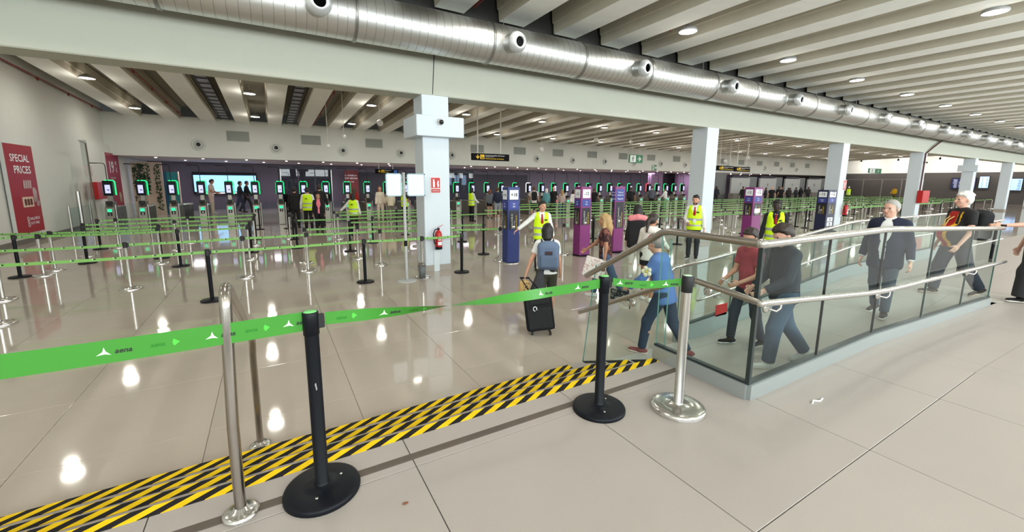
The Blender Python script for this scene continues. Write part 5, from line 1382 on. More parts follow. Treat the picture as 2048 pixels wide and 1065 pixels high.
    for sd in (-1, 1):
        f = Field(); so = Field()
        j = J[sd]; hl = j['an'] - j['fd'] * .045 * s - j['fu'] * .042 * s; toe = j['an'] + j['fd'] * .155 * s - j['fu'] * .050 * s
        cl_ = (j['an'] - j['fu'] * (.074 if lod else .060) * s, -j['fu'])
        f.cap(hl, toe, lim(.043 * s), lim(.034 * s), .02, clip=cl_); f.cap(j['an'] - j['fu'] * .02, hl + j['fd'] * .05 * s, lim(.045 * s), lim(.042 * s), .02, clip=cl_)
        so.cap(hl - j['fu'] * .022 * s, toe - j['fu'] * .014 * s, lim(.044 * s), lim(.036 * s), .01, clip=(j['an'] - j['fu'] * .078 * s, -j['fu']))
        so.p[-1] = so.p[-1][:8] + ((j['an'] - j['fu'] * .078 * s, -j['fu']),)
        link('shoe', f.mesh('shoe', cloth(shoes), max(hb, .010)), t)
        if lod == 0:
            for q in list(so.p): so.cut((q[1] + q[2]) / 2 + V3(0, 0, .10 * s), (.30, .30, .088 * s))
            link('shoe_sole', so.mesh('shoe_sole', cloth(sole or (225, 222, 215)), .009), t)
    if vest:
        f = torso(Field(), .034, .07); f.cap(Sc - XA * sw * .60, Sc + XA * sw * .60, .088 * s, .088 * s, .04)
        f.p[0] = f.p[0][:8] + ((B - T * .12 * s, -T),)
        f.cut(Nk + Fd * .12 * s - T * .05 * s, (.070 * s, .16 * s, .12 * s)); f.cut(Nk + Fd * .14 * s - T * .13 * s, (.040 * s, .16 * s, .13 * s)); f.cut(Nk + T * .03 * s, (.078 * s, .10 * s, .07 * s))
        def vm(c, B=B, T=T, s=s):
            hgt = (c - B) @ T / s; r_ = np.zeros(len(c)); r_[((hgt > -.02) & (hgt < .035)) | ((hgt > .14) & (hgt < .195))] = 1; return r_
        link('hi_vis_vest', f.mesh('hi_vis_vest', [M_VEST, M_SILV], hc, vm), t)
        if lod < 2 and vest == 'logo':
            MB().ball(tuple(B + T * .36 * s - Fd * .155 * s - XA * .03), (.05, .012, .022), 10).build('back_print', S(60, 70, 30), t)
    if jacket:
        f = torso(Field(), .026, .13 if jacket[1] == 'long' else .10); f.cap(Sc - XA * sw * .80, Sc + XA * sw * .80, .076 * s, .076 * s, .05)
        for sd in (-1, 1): f.cap(Nk - T * .02 * s + XA * sd * .035 * s, Sc + XA * sd * sw * .85, .060 * s, .062 * s, .04)
        f.p[0] = f.p[0][:8] + ((B - T * .20 * s, -T),)
        for sd in (-1, 1):
            j = J[sd]; f.cap(j['sh'], j['el'],   .068 * s * b ** .5, .058 * s, .03); f.cap(j['el'], j['wr'], .058 * s, .048 * s, .02, clip=(j['wr'] - j['fa'] * .02, j['fa']))
        f.cut(B + T * .40 * s + Fd * (.20 + belly) * s, (.080 * s, .22 * s, .20 * s)); f.cut(B + T * .12 * s + Fd * (.20 + belly) * s, (.030 * s, .20 * s, .40 * s)); f.cut(Nk + T * .03 * s + Fd * .02, (.066 * s, .08 * s, .06 * s))
        link('jacket', f.mesh('jacket', cloth(jacket[0]), hc), t)
    if collar:
        f = Field()
        for sd in (-1, 1): f.cap(Nk + XA * sd * .055 * s - Fd * .02, Nk + XA * sd * .02 * s + Fd * .075 * s - T * .035 * s, .021 * s, .018 * s, .01)
        f.cap(Nk + XA * .05 * s - Fd * .04 * s, Nk - XA * .05 * s - Fd * .04 * s, .018 * s, .018 * s, .01)
        link('collar', f.mesh('collar', cloth(collar), .010), t)
    if tie:
        f = Field(); o = .128 * s * b ** .5 + (.02 + belly * .9 if True else 0)
        f.ell(Nk + Fd * .088 * s - T * .045 * s, (.024 * s, .016 * s, .024 * s), None, .01)
        f.cap(Nk + Fd * .098 * s - T * .065 * s, B + T * .30 * s + Fd * (.132 * b + belly) * s, .018 * s, .026 * s, .01, XA, 1.3)
        link('tie', f.mesh('tie', cloth(tie), .009), t)
    if extra: extra(t, dict(B=B, T=T, Fd=Fd, s=s, J=J, Nk=Nk, Sc=Sc, hp=hp, HM=HM, sw=sw))
    return t
def world_pt(t, p):
    a = t.rotation_euler.z; c, s_ = math.cos(a), math.sin(a)
    return (t.location.x + p[0] * c - p[1] * s_, t.location.y + p[0] * s_ + p[1] * c, t.location.z + p[2])
def backpack(label, owner, d, col, w=.30, h=.42, dep=.16, straps=True, drop=.0, logo=False, hh=.012):
    """a bag worn on the back: own thing at the wearer's back"""
    s, T, Fd = d['s'], d['T'], d['Fd']
    c = d['B'] + T * (.28 - drop) * s - Fd * (.155 + dep / 2) * s
    t = thing('backpack', label, 'backpack', world_pt(owner, (0, 0, 0)), owner.rotation_euler.z)
    M = np.stack([XA, Fd, T], 1)
    f = Field().box(c, (w / 2, dep / 2, h / 2), M, .07, .02); f.ell(c + T * h * .38, (w * .46, dep * .52, h * .2), M, .04)
    link('body', f.mesh('bag_body', cloth(col), hh), t)
    f = Field().box(c - Fd * dep * .46 - T * h * .18, (w * .40, .03, h * .24), M, .028, .02); link('front_pocket', f.mesh('front_pocket', cloth(tuple(v * .9 for v in col)), hh), t)
    if logo: MB().cbox(-.055, .055, -.006, 0, -.026, .026, .003).build('badge', S(52, 34, 40), t, tuple(c - Fd * (dep * .52 + .008) + T * h * .14))
    if straps:
        for sd in (-1, 1):
            a = d['Sc'] + XA * sd * .10 * s
            MB().tube([c + XA * sd * w * .3 + T * h * .42 + Fd * dep * .3, a - Fd * .085 * s + T * .05 * s, a + T * .082 * s, a + Fd * .10 * s + T * .02 * s, a + Fd * .125 * s - T * .16 * s, a - Fd * .02 - T * .30 * s + XA * sd * .06 * s], .020 * s, 8).build('strap', cloth(tuple(v * .5 for v in col)), t)
    return t
BLK = (18, 18, 22); WHT = (232, 232, 230)
# ---- foreground hall
hold = {}
def keep(n): return lambda t, d: hold.__setitem__(n, (t, d))
def girl_x(t, d):
    hold['girl'] = (t, d); J = d['J']
    f = Field(); B, T, s = d['B'], d['T'], d['s']
    f.cap(B + T * .05 * s - XA * .10 * s - V3(0, .09, 0), B - V3(.16, .07, .30), .05, .10, .03); f.cap(B - XA * .12 - V3(0, .02, -.03), B + XA * .10 - V3(0, .12, -.03), .035, .035, .03); f.cap(B - V3(.10, .10, .10), B - V3(.08, .10, .42), .05, .045, .03)
    link('tied_jacket', f.mesh('tied_jacket', cloth((62, 62, 66)), .014), t)
p = person('person in white T-shirt and dark shorts walking away, pulling a black suitcase', 3.66, 5.18, 0, 30, 1.545, 1.12, 'light', 3, (-16, 24, -8, 20), (8, 12, 25, 10), (-8, -16), (14, 2), (4, 4), ('bob', 'black'), ((236, 236, 232), 'short'), ((58, 58, 46), 'knee'), (225, 225, 220), female=True, extra=girl_x)
hold['girl'][1]
backpack('slate blue backpack with small dark badge on the person pulling the suitcase', *hold['girl'], (96, 112, 138), .33, .41, .15, logo=True)
gh = world_pt(hold['girl'][0], hold['girl'][1]['J'][-1]['hand'])
sc_ = thing('suitcase', 'black soft wheeled suitcase with extended handle on the polished floor', 'suitcase', (3.27, 4.74, 0), math.radians(-30))
tilt = Matrix.Rotation(math.radians(-9), 4, 'X') @ Matrix.Rotation(math.radians(-7), 4, 'Y') @ Matrix.Scale(1.14, 4, (1, 0, 0)) @ Matrix.Scale(1.05, 4, (0, 0, 1))
def scp(nm, me): o = link(nm, me, sc_); o.matrix_local = Matrix.Translation((0, 0, .045)) @ tilt; return o
scp('shell', Field().box((0, 0, .265), (.18, .115, .255), None, .05, .01).mesh('shell', cloth((22, 22, 25)), .012))
scp('front_pocket', Field().box((0, -.115, .19), (.155, .025, .15), None, .024, .01).mesh('front_pocket', cloth((26, 26, 29)), .010))
scp('upper_pocket', Field().box((.02, -.115, .43), (.13, .022, .06), None, .02, .01).mesh('upper_pocket', cloth((26, 26, 29)), .010))
scp('zip_pull', MB().tube([(-.05, -.145, .36), (-.07, -.15, .345), (-.07, -.15, .31), (-.05, -.15, .30)], .006, 6).tube([(-.05, -.145, .36), (-.03, -.15, .345), (-.03, -.15, .31)], .006, 6).mesh('zip_pull', M_PAPER))
scp('piping', MB().tube([(-.165, -.105, .03), (-.165, -.105, .50), (.165, -.105, .50), (.165, -.105, .03), (-.165, -.105, .03)], .008, 6).mesh('piping', M_BLACK))
scp('top_grip', MB().tube([(-.08, 0, .52), (-.06, 0, .55), (.06, 0, .55), (.08, 0, .52)], .011, 8).mesh('top_grip', M_BLACK))
for x in (-.13, .13):
    for y in (-.07, .08): MB().lathe([(0, -.014), (.026, -.014), (.03, 0), (.026, .014), (0, .014)], 14, (x, y, .030), 'x').build('wheel', M_RUBBER, sc_)
Rm = Matrix.Rotation(math.radians(-30), 3, 'Z').inverted(); hd = Rm @ (Vector(gh) - Vector((3.27, 4.74, 0)))
q1 = (Matrix.Translation((0, 0, .045)) @ tilt) @ Vector((-.07, .09, .50)); q2 = (Matrix.Translation((0, 0, .045)) @ tilt) @ Vector((.07, .09, .50))
MB().tube([q1, hd + Vector((-.06, 0, 0))], .009, 8).tube([q2, hd + Vector((.06, 0, 0))], .009, 8).tube([hd + Vector((-.075, 0, 0)), hd + Vector((.075, 0, 0))], .015, 8).build('pull_handle', M_BLACK, sc_)
bg_ = thing('soft_pouch', 'tan patterned fluffy pouch hanging from the hand on the suitcase handle', 'pouch', (gh[0] - .02, gh[1] - .03, gh[2] - .15), -.5)
link('bag_body', Field().box((0, 0, 0), (.085, .055, .12), None, .05, .01).mesh('bag_body', mat(srgb(196, 160, 104), .9, noise=.35, nscale=30), .011), bg_)
sp_ = MB(); rq = random.Random(2)
for k in range(10): sp_.ball((rq.uniform(-.06, .06), -.056, rq.uniform(-.09, .09)), (.012, .004, .010), 6)
sp_.build('spots', S(70, 50, 36), bg_)['kind'] = 'stuff'

def badge(t, d):
    B, T, Fd, s = d['B'], d['T'], d['Fd'], d['s']
    MB().box(-.03, .03, -.004, .004, -.02, .02).build('chest_print', S(40, 60, 30), t, tuple(B + T * .37 * s + Fd * .158 * s + XA * -.09 * s))
    MB().cbox(-.04, .04, -.003, .003, -.05, .05, .002).build('id_card', M_PAPER, t, tuple(B + T * .13 * s + Fd * .168 * s + XA * -.02))
person('guard in yellow vest and red tie reaching a hand to the navy totem', 5.66, 8.28, 0, 206, 1.72, .98, 'light', 0, (4, 14, 16, 10), (8, 50, 14, 52), (0, 0), (3, -2), (-28, 2), ('short', 'black'), (WHT, 'long'), ((24, 24, 28), 'long'), (16, 16, 16), vest=True, tie=(168, 24, 30), collar=WHT, extra=badge)
person('guard in yellow vest standing before the second column, hand at the waist', 10.55, 7.62, 0, 240, 1.83, 1.0, 'light', 0, (2, 12, 4, 6), (-4, 14, 62, -22), (0, 0), (0, 0), (4, 2), ('short', 'black'), (WHT, 'long'), ((40, 42, 48), 'long'), (20, 20, 20), vest=True, tie=(168, 24, 30), collar=WHT, extra=badge, beard=True)
person('guard in yellow vest over black sleeves near the right purple totem', 10.2, 5.22, 0, 243, 1.80, .98, 'dark', 0, (2, 10, 6, 6), (2, 12, 10, 8), (0, 0), (0, 0), (6, 2), ('short', 'black'), ((22, 24, 30), 'long'), ((24, 26, 32), 'long'), (16, 16, 16), vest=True, tie=(150, 22, 30), collar=WHT, extra=badge)
def pat_mat(c1, c2, sc):
    m, nt, b_ = _new('patterned_fabric'); N, Lk = nt.nodes.new, nt.links.new
    tc = N('ShaderNodeTexCoord'); v = N('ShaderNodeTexNoise'); v.inputs['Scale'].default_value = sc; v.inputs['Distortion'].default_value = 1.4
    Lk(tc.outputs['Object'], v.inputs['Vector']); r_ = N('ShaderNodeValToRGB'); r_.color_ramp.interpolation = 'CONSTANT'
    r_.color_ramp.elements[0].color = (*srgb(*c1), 1); r_.color_ramp.elements[1].color = (*srgb(*c2), 1); r_.color_ramp.elements[1].position = .55
    Lk(v.outputs['Fac'], r_.inputs[0]); Lk(r_.outputs[0], b_.inputs['Base Color']); b_.inputs['Roughness'].default_value = .85
    return m
M_PAT1 = pat_mat((52, 26, 28), (128, 78, 66), 9)
M_PAT2 = pat_mat((30, 30, 34), (120, 118, 116), 38)
M_PATP = pat_mat((232, 226, 220), (205, 178, 172), 14)
p = person('woman with long blonde hair, brown patterned top and blue jeans striding left', 5.36, 5.70, 0, -46, 1.63, 1.0, 'tan', 2, (-6, 8, 6, 4), (34, 10, 52, 8), (-22, -34), (22, 6), (0, 2), ('long', 'blond'), (WHT, 'short'), ((64, 80, 104), 'long'), (215, 210, 205), female=True, topmat=lambda *a: (M_PAT1, None), extra=keep('blonde'))
t, d = hold['blonde']; hpnt = world_pt(t, d['J'][-1]['hand'] + V3(0, .04, 0))
tb = thing('tote_bag', 'cream printed tote bag carried by the blonde woman', 'bag', hpnt, t.rotation_euler.z)
MB().cbox(-.03, .03, -.10, .30, -.28, .10, .012).build('bag_body', M_PATP, tb, None, (math.radians(14), 0, 0)); MB().tube([(0, -.04, .09), (.02, -.02, .30), (.06, -.10, .52)], .010, 6).build('strap', S(210, 205, 198), tb)
ph = thing('phone', 'bronze phone held by the blonde woman in front of her bag', 'phone', (hpnt[0] + .0, hpnt[1] - .05, hpnt[2] - .03), t.rotation_euler.z); MB().cbox(-.008, .008, -.04, .04, -.08, .08, .004).build('casing', S(120, 80, 70, .3), ph)
MB().lathe([(.036, -.012), (.038, 0), (.036, .012)], 14, tuple(d['J'][-1]['wr'])).build('watch', M_STEEL, t)
def hood_x(t, d):
    B, T, Fd, s = d['B'], d['T'], d['Fd'], d['s']
    f = Field().ell(d['Nk'] - Fd * .09 * s - T * .03, (.11 * s, .07 * s, .085 * s), None, .03); f.cap(d['Nk'] + XA * .09 * s, d['Nk'] - XA * .09 * s, .045 * s, .045 * s, .04); link('hood', f.mesh('hood', cloth((226, 220, 212)), .013), t)
person('woman in cream hooded sweatshirt and black shorts seen from behind', 6.0, 5.22, 0, 62, 1.62, 1.02, 'tan', 3, (12, 14, 40, 6), (30, 16, 62, 8), (6, 0), (-6, -12), (20, 14), ('tail', 'dark'), ((228, 222, 214), 'long'), ((26, 26, 30), 'short'), (228, 226, 222), female=True, hem=.08, extra=hood_x)
person('woman with long black hair and white trousers beyond the hooded one', 7.15, 6.62, 0, 48, 1.68, 1.0, 'light', 0, (10, 10, 25, 8), (10, 10, 25, 8), (4, 0), (-4, -8), (0, 4), ('long', 'black'), ((40, 38, 42), 'long'), ((222, 214, 204), 'long'), (235, 232, 228), female=True, extra=keep('hair2'))
backpack('black drooping backpack with pink rolled cloth on the woman in white trousers', *hold['hair2'], (26, 24, 28), .40, .66, .20, drop=.10, straps=True, hh=.016)
t, d = hold['hair2']; c = d['B'] + d['T'] * .53 * d['s'] - d['Fd'] * .30 * d['s']
pr_ = thing('pink_cushion', 'pink neck cushion on top of the black drooping backpack', 'cushion', world_pt(t, c), t.rotation_euler.z)
link('pad', Field().cap((-.13, 0, 0), (.02, -.02, .03), .075, .07, .02).cap((.02, -.02, .03), (.15, 0, .01), .07, .065, .02).mesh('pad', cloth((232, 140, 146)), .013), pr_)
def blue_x(t, d):
    hold['blue'] = (t, d); B, T, Fd, s = d['B'], d['T'], d['Fd'], d['s']
    fl = MB(); c = d['J'][-1]['sh'] * .45 + d['J'][-1]['el'] * .55 + V3(-.064, -.005, 0)
    for k in range(5): a = k * 2 * PI / 5; fl.ball((c[0] - .004, c[1] + .042 * math.cos(a), c[2] + .042 * math.sin(a)), (.010, .030, .030), 8)
    fl.build('flower_print', S(238, 226, 200), t); MB().ball(tuple(c - V3(.010, 0, 0)), (.008, .018, .018), 8).build('flower_centre', S(205, 190, 90), t)
    f = Field().ell(d['hp'](0, -.005, .055), (.092 * s, .108 * s, .085 * s), d['HM'], .01, clip=(d['hp'](0, 0, .04), -d['HM'][:, 2])); f.ell(d['hp'](0, .12, .045), (.07 * s, .06 * s, .012 * s), d['HM'], .02)
    link('cap', f.mesh('cap', cloth((186, 40, 46)), .010), t)
p = person('woman in royal blue shirt, navy trousers and red cap stepping down behind the glass', 4.18, 3.36, 0, -20, 1.60, 1.1, 'light', 12, (30, 10, 50, -4), (10, 12, 35, 4), (24, 8), (-14, -32), (6, 22), ('short', 'ash'), ((90, 118, 176), 'long'), ((46, 56, 76), 'long'), (134, 74, 74), female=True, hem=.10, extra=blue_x, sole=(222, 205, 196))
t, d = hold['blue']; hpnt = world_pt(t, d['J'][-1]['hand'])
wp_ = thing('wrist_pouch', 'black patterned pouch in the hand of the woman in the blue shirt', 'pouch', (hpnt[0] - .05, hpnt[1] + .02, hpnt[2] - .05), t.rotation_euler.z + .2)
MB().cbox(-.015, .015, -.12, .12, -.07, .07, .008).build('bag_body', pat_mat((24, 24, 28), (120, 116, 108), 22), wp_); MB().tube([(0, -.12, -.03), (0, -.14, -.10), (0, -.135, -.17)], .006, 6).build('strap', M_BLACK, wp_)
def boy_x(t, d):
    hold['boy'] = (t, d); J = d['J']; m = (J[-1]['hand'] + J[1]['hand']) / 2
    MB().cbox(-.055, .055, -.006, .006, -.035, .035, .003).build('wristband', S(240, 240, 240), t, tuple(J[1]['wr']), (0, 0, 0)) if False else None
p = person('teenager in red polo shirt with glasses and canvas sneakers behind the glass', 5.42, 3.03, zramp(5.42), 288, 1.60, .86, 'light', 2, (8, 10, 66, -14), (10, 8, 62, -12), (-10, -20), (14, 4), (-14, 12), ('short', 'dark'), ((168, 74, 84), 'short'), ((48, 54, 66), 'long'), (30, 30, 34), glasses=True, collar=(150, 60, 72), extra=boy_x)
t, d = hold['boy']; q = world_pt(t, (d['J'][-1]['hand'] + d['J'][1]['hand']) / 2 + V3(0, .01, .03))
ph = thing('phone', 'white phone held by the teenager in red', 'phone', q, t.rotation_euler.z); MB().cbox(-.04, .04, -.07, .07, -.005, .005, .003).build('casing', M_PAPER, ph, None, (.5, 0, 0))
person('man in dark navy sweater, blue-grey jeans and white shoes looking down behind the glass', 5.18, 2.47, 0, 306, 1.745, 1.14, 'fair', 3, (14, 8, 58, -10), (10, 10, 50, -10), (16, 4), (-16, -36), (-4, 24), ('short', 'dark'), ((34, 40, 50), 'long'), ((74, 88, 108), 'long'), (226, 226, 224), hem=.07, wide=.012)
def jack_x(t, d):
    hp = d['hp']; f = Field()
    f.cap(hp(-.075, -.02, -.01), hp(-.07, -.06, .02), .02, .03, .02)
person('grey-haired man in navy blazer and white shirt walking down the ramp', 7.85, 2.42, zramp(7.85), 268, 1.735, 1.16, 'fair', 0, (2, 16, 14, 10), (-6, 14, 8, 8), (10, 2), (-8, -22), (16, 4), ('balding', 'grey'), ((236, 236, 236), 'long'), ((66, 74, 88), 'long'), (60, 52, 48), jacket=((30, 36, 58), 'long'), collar=(240, 240, 240), glasses='thin', belly=.03)
M_J = [cloth((24, 22, 24)), cloth((178, 34, 28)), cloth((226, 172, 40)), cloth((110, 44, 36))]
def jersey_mat(B, T, Fd, s):
    def fn(c):
        h_ = (c - B) @ T / s; x_ = c[:, 0]; fr = (c - B) @ Fd
        r_ = np.zeros(len(c)); m = (fr > .0) & (np.abs(x_) < .17 * s) & (h_ < .50)
        a = np.abs(x_ + .0) - .035 * s * (h_ * 2)
        r_[m & (a < .055 * s)] = 1; r_[m & (a >= .055 * s) & (a < .105 * s)] = 2
        sd = np.abs(x_) > .255 * s
        r_[(np.abs(x_) > .19 * s) & (h_ < .245) & (h_ > .215)] = 3
        r_[(np.abs(x_) > .12 * s) & (np.abs(x_) < .205 * s) & (h_ > .47) & (fr < -.02)] = 2
        return r_
    return (M_J, fn)
def jer_x(t, d):
    hold['jersey'] = (t, d); B, T, Fd, s = d['B'], d['T'], d['Fd'], d['s']
    MB().tube([d['Nk'] + XA * .06, d['B'] + T * .36 * s + Fd * .20 * s + XA * .03, d['B'] + T * .2 * s + Fd * .235 * s], .008, 6).tube([d['Nk'] - XA * .06, d['B'] + T * .36 * s + Fd * .20 * s - XA * .03, d['B'] + T * .2 * s + Fd * .235 * s], .008, 6).build('lanyard', S(226, 190, 120), t)
person('white-haired stout man in black, red and yellow sports shirt on the ramp', 9.62, 2.10, .385, 312, 1.70, 1.22, 'fair', -2, (6, 14, 34, 4), (0, 16, 20, 8), (-16, -34), (16, 6), (2, 2), ('short', 'white'), ((24, 22, 24), 'short'), ((40, 46, 60), 'long'), (60, 50, 46), belly=.10, hem=.06, topmat=jersey_mat, extra=jer_x, sole=(190, 170, 150), wide=.02)
backpack('black backpack on the man in the sports shirt', *hold['jersey'], (20, 20, 24), .32, .46, .20, hh=.014)
def right_x(t, d):
    hold['right'] = (t, d)
    MB().lathe([(.036, -.016), (.040, 0), (.036, .016)], 14, tuple(d['J'][-1]['wr'])).build('watch', M_BLACK, t)
person('person in white top and wide black patterned trousers cut off at the right edge', 10.1, 1.33, .39, 326, 1.70, 1.08, 'fair', 0, (60, 2, 84, 0), (4, 10, 14, 8), (12, 4), (-6, -10), (0, 0), ('bob', 'brown'), ((228, 226, 222), 'short'), ((48, 48, 52), 'long'), (20, 20, 22), female=True, extra=right_x, wide=.055)
# ---- staff and passengers by the gates
person('woman in pink blouse and open black jacket standing in the aisle', 1.70, 18.75, 0, 184, 1.645, 1.06, 'light', 0, (2, 8, 6, 6), (2, 10, 8, 8), (0, 0), (0, 0), (0, 0), ('bob', 'brown'), ((246, 134, 150), 'short'), (BLK, 'long'), (16, 16, 16), jacket=((20, 20, 24), 'long'), female=True, lod=1, glasses=True)
person('guard in yellow vest with back turned, left of the woman in pink', 1.41, 20.2, 0, 12, 1.87, 1.0, 'light', 0, (2, 14, 10, 6), (4, 14, 30, 4), (0, 0), (0, 0), (0, 0), ('short', 'black'), (WHT, 'long'), (BLK, 'long'), (16, 16, 16), vest='logo', lod=1)
person('man in black suit with back turned, leftmost of the aisle group', .97, 21.4, 0, 10, 1.88, 1.08, 'light', 0, (2, 12, 6, 8), (2, 12, 6, 8), (0, 0), (0, 0), (0, 0), ('short', 'black'), (BLK, 'long'), (BLK, 'long'), (16, 16, 16), lod=1, hem=.12)
person('tall man in black with back turned behind the woman in pink', 2.05, 21.7, 0, 14, 1.98, 1.05, 'light', 0, (2, 14, 6, 8), (2, 14, 20, 4), (0, 0), (0, 0), (0, 0), ('short', 'dark'), (BLK, 'long'), (BLK, 'long'), (16, 16, 16), lod=1, hem=.10)
person('guard with black hair in yellow vest holding the green belt, back turned', 2.83, 17.35, 0, 20, 1.69, .96, 'brown', 0, (10, 42, 18, 48), (4, 10, 12, 10), (0, 0), (0, 0), (0, 4), ('bob', 'black'), (WHT, 'long'), (BLK, 'long'), (16, 16, 16), vest='logo', female=True, lod=1)
person('woman with brown curls in a red dress walking through the gate', 4.13, 24.9, 0, 20, 1.80, .95, 'light', 0, (4, 10, 20, 4), (4, 10, 20, 4), (4, 0), (-8, -14), (0, 0), ('long', 'brown'), ((176, 36, 30), 'long'), ((170, 34, 30), 'short'), (30, 26, 26), female=True, lod=2, hem=.2)
person('woman in cream outfit looking back beside the notice stand', 5.12, 22.9, 0, 190, 1.88, .95, 'light', 0, (10, 10, 40, -6), (6, 10, 20, 4), (0, 0), (0, 0), (0, 0), ('long', 'red'), ((226, 214, 196), 'long'), ((222, 208, 190), 'long'), (200, 190, 180), female=True, lod=2)
person('woman in cream jumper and olive trousers with back turned, near the notice stand', 5.52, 22.3, 0, 5, 1.86, 1.05, 'light', 0, (10, 10, 30, 4), (10, 10, 30, 4), (0, 0), (0, 0), (0, 0), ('long', 'brown'), ((218, 206, 180), 'long'), ((110, 108, 92), 'long'), (40, 38, 36), female=True, lod=2, hem=.08)
person('guard in yellow vest half hidden by the notice stand', 6.15, 21.9, 0, 60, 1.78, 1.0, 'tan', 0, (6, 14, 30, 4), (10, 14, 40, 0), (0, 0), (0, 0), (0, 0), ('short', 'black'), ((26, 26, 30), 'short'), (BLK, 'long'), (16, 16, 16), vest=True, lod=2)
person('person in pale clothes looking at a phone before the glowing screen', -3.24, 32.6, 0, 100, 2.22, .95, 'tan', 3, (14, 8, 70, -4), (14, 8, 70, -4), (0, 0), (4, 0), (0, 25), ('short', 'black'), ((206, 188, 176), 'short'), ((196, 176, 160), 'long'), (190, 180, 170), lod=2)
person('dark figure walking right, left one of a pair before the screen', -1.75, 33.2, 0, 80, 2.12, 1.0, 'tan', 4, (-10, 6, 6, 4), (20, 6, 40, 4), (20, 4), (-18, -30), (0, 6), ('short', 'black'), ((28, 30, 36), 'long'), ((36, 44, 66), 'long'), (20, 20, 20), lod=2)
person('dark figure with beige bag walking right, right one of a pair before the screen', -1.38, 33.5, 0, 80, 2.15, 1.0, 'tan', 4, (-10, 6, 6, 4), (20, 6, 40, 4), (-18, -30), (22, 6), (0, 6), ('balding', 'dark'), ((30, 30, 34), 'long'), ((34, 34, 40), 'long'), (20, 20, 20), lod=2)
person('guard with dark hair in yellow vest pointing at the gate right of the column', 9.55, 20.8, 0, 75, 1.86, .94, 'brown', 0, (20, 10, 60, 0), (14, 14, 50, 10), (0, 0), (0, 0), (0, 0), ('bob', 'black'), (WHT, 'long'), (BLK, 'long'), (16, 16, 16), vest=True, female=True, lod=1)
person('woman in grey top and black skirt queueing at the gates', 11.45, 22.3, 0, 20, 1.73, 1.05, 'light', 0, (4, 10, 12, 6), (4, 10, 12, 6), (0, 0), (0, 0), (0, 0), ('bob', 'red'), ((110, 116, 124), 'long'), (BLK, 'short'), (30, 30, 30), female=True, lod=2)
person('man in navy with pale shorts wearing a dark rucksack at the gates', 11.5, 21.4, 0, 22, 1.87, 1.08, 'light', 0, (4, 12, 16, 6), (4, 12, 16, 6), (0, 0), (0, 0), (0, 0), ('short', 'brown'), ((40, 50, 76), 'long'), ((150, 156, 164), 'knee'), (220, 220, 220), lod=2, extra=keep('navybp'))
backpack('dark navy rucksack on the man in pale shorts at the gates', *hold['navybp'], (34, 40, 62), .34, .48, .2, straps=False, hh=.024)
person('person in black behind the navy totem top', 12.75, 22.3, 0, 30, 1.92, 1.0, 'tan', 0, (4, 10, 60, 0), (4, 10, 60, 0), (0, 0), (0, 0), (0, 0), ('long', 'brown'), (BLK, 'short'), (BLK, 'long'), (30, 30, 30), female=True, lod=2)
person('man in white T-shirt and black shorts with a black rucksack queueing', 13.9, 21.2, 0, 28, 1.92, 1.1, 'light', 0, (2, 16, 12, 10), (2, 16, 12, 10), (0, 0), (2, 0), (0, 4), ('short', 'brown'), ((232, 222, 216), 'short'), (BLK, 'knee'), (210, 210, 210), lod=1, hem=.06, extra=keep('wt'))
backpack('black rucksack on the man in the white T-shirt', *hold['wt'], (22, 22, 26), .34, .50, .2, straps=True, hh=.02)
person('woman with white hair in teal top at the gates', 15.6, 22.3, 0, 30, 1.77, 1.02, 'light', 0, (4, 10, 16, 6), (4, 10, 16, 6), (0, 0), (0, 0), (0, 0), ('bob', 'white'), ((92, 150, 156), 'long'), ((60, 70, 80), 'long'), (200, 200, 200), female=True, lod=2, hem=.12)
person('bald man in black T-shirt beside the woman in teal', 16.1, 22.2, 0, 60, 1.88, 1.08, 'fair', 0, (6, 12, 40, 0), (6, 12, 40, 0), (0, 0), (0, 0), (0, 0), ('none', 'dark'), (BLK, 'short'), ((40, 42, 48), 'long'), (30, 30, 30), lod=2)
person('woman in pale pink hooded top at the gates', 16.8, 22.2, 0, 40, 1.70, 1.0, 'light', 0, (4, 10, 16, 6), (4, 10, 16, 6), (0, 0), (0, 0), (0, 0), ('long', 'blond'), ((216, 194, 186), 'long'), ((120, 140, 180), 'long'), (220, 220, 220), female=True, lod=2, hem=.08)
person('woman with long dark hair in white blouse and black trousers by the lanes', 17.05, 21.3, 0, 200, 1.70, .95, 'tan', 0, (4, 10, 30, 4), (4, 10, 30, 4), (0, 0), (0, 0), (-40, 0), ('long', 'black'), ((236, 234, 232), 'long'), (BLK, 'long'), (20, 20, 20), female=True, lod=2)
person('person in beige top with dark rucksack behind the purple two-faced totem', 14.6, 17.4, 0, 40, 1.62, 1.05, 'light', 0, (4, 12, 14, 8), (4, 12, 14, 8), (0, 0), (0, 0), (0, 6), ('short', 'brown'), ((222, 206, 176), 'short'), ((60, 64, 74), 'knee'), (220, 220, 220), lod=2, extra=keep('bp3'))
backpack('dark rucksack with pale edge on the person in beige', *hold['bp3'], (50, 56, 68), .36, .5, .2, straps=False, hh=.024)
person('man in black T-shirt stretching an arm to the lane belts', 19.05, 21.6, 0, 70, 1.80, 1.08, 'tan', 0, (30, 10, 50, 4), (30, 10, 44, 4), (0, 0), (0, 0), (0, 4), ('short', 'brown'), (BLK, 'short'), ((40, 40, 46), 'long'), (30, 30, 30), lod=2)
person('man in black T-shirt with large black bag right of the slim purple totem', 21.9, 21.0, 0, 60, 1.88, 1.12, 'tan', 4, (4, 12, 10, 8), (4, 12, 10, 8), (0, 0), (0, 0), (0, 6), ('short', 'brown'), (BLK, 'short'), (BLK, 'long'), (30, 30, 30), lod=2, extra=keep('bp4'))
backpack('large black bag on the man right of the slim purple totem', *hold['bp4'], (22, 24, 30), .42, .56, .28, straps=False, hh=.024)
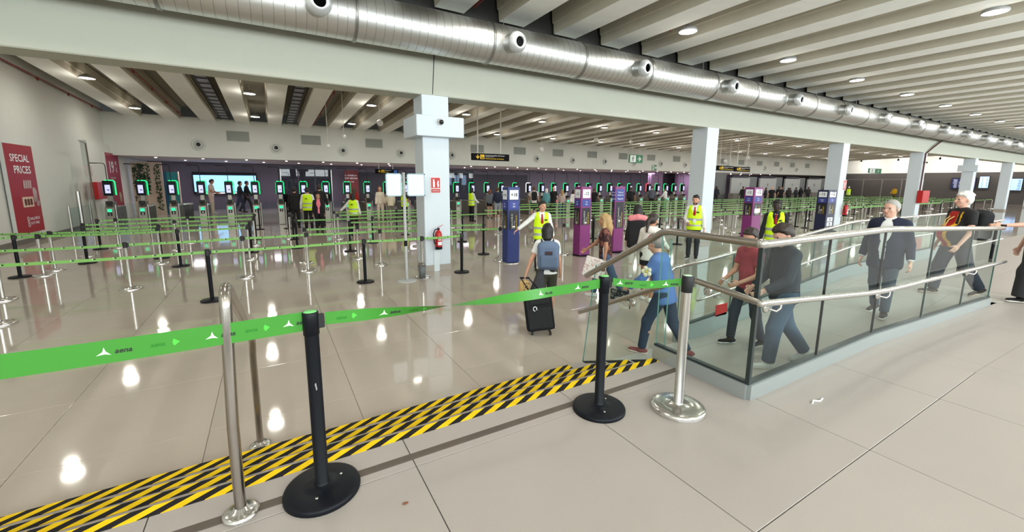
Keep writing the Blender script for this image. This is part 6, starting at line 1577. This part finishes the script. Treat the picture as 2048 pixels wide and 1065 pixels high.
person('man in slate sweater leaning at a gate before the mauve pier', 25.6, 22.4, 0, 50, 1.95, 1.05, 'fair', 6, (8, 12, 40, 0), (8, 12, 40, 0), (0, 0), (0, 0), (0, 10), ('balding', 'brown'), ((84, 90, 102), 'long'), (BLK, 'long'), (30, 30, 30), lod=2)
person('man in white shirt and green trousers at a gate before the mauve pier', 27.3, 22.5, 0, 350, 1.80, 1.0, 'fair', 4, (20, 12, 50, 0), (8, 12, 40, 0), (0, 0), (0, 0), (0, 10), ('short', 'dark'), ((228, 226, 222), 'long'), ((110, 150, 122), 'long'), (60, 60, 60), lod=2)
person('bald man in black shirt standing in the lanes right of the -12 totem', 40.6, 21.4, 0, 70, 1.93, 1.1, 'fair', 0, (4, 14, 14, 8), (4, 14, 14, 8), (0, 0), (0, 0), (0, 0), ('none', 'dark'), (BLK, 'short'), (BLK, 'long'), (30, 30, 30), lod=2)
person('man in black with white sleeves at the far lanes', 45.4, 23.0, 0, 250, 1.90, 1.0, 'tan', 0, (20, 12, 60, 0), (20, 12, 60, 0), (0, 0), (0, 0), (0, 0), ('short', 'black'), (BLK, 'short'), (BLK, 'long'), (30, 30, 30), lod=2)
person('guard in yellow vest and white cap far right of the third column', 60.5, 23.0, 0, 60, 1.95, 1.0, 'tan', 0, (4, 14, 14, 8), (4, 14, 14, 8), (0, 0), (0, 0), (0, 0), ('short', 'white'), (BLK, 'long'), (BLK, 'long'), (30, 30, 30), vest=True, lod=2)
person('person in yellow jacket far left of the fourth column', 70.5, 21.8, 0, 290, 1.95, 1.1, 'brown', 0, (10, 14, 40, 8), (10, 14, 40, 8), (0, 0), (0, 0), (0, 0), ('short', 'black'), ((228, 180, 30), 'long'), ((90, 84, 40), 'long'), (30, 30, 30), lod=2)
rq = random.Random(5)
for k, px in enumerate((38.6, 40.2, 43.4, 45.0, 47.2, 48.8, 50.9, 52.8, 54.1, 56.0, 57.4, 59.2, 61.8, 63.2)):
    c = [(24, 24, 28), (34, 36, 44), (20, 20, 24), (48, 44, 46)][k % 4]
    person('dark-clothed person at the far passport desks, %s from the second column' % ordinal(k + 1), px, 26.3 + rq.uniform(-.5, .5), 0, rq.uniform(0, 90), 1.82 + rq.uniform(-.08, .08), 1.05, ('tan', 'fair', 'brown')[k % 3], 0, (6, 12, 30, 4), (6, 12, 30, 4), (0, 0), (0, 0), (0, 0), (('short', 'black'), ('bob', 'dark'), ('short', 'brown'))[k % 3], (c, 'long'), ((30, 30, 36), 'long'), (24, 24, 24), lod=2, group='dark-clothed people at the far passport desks')
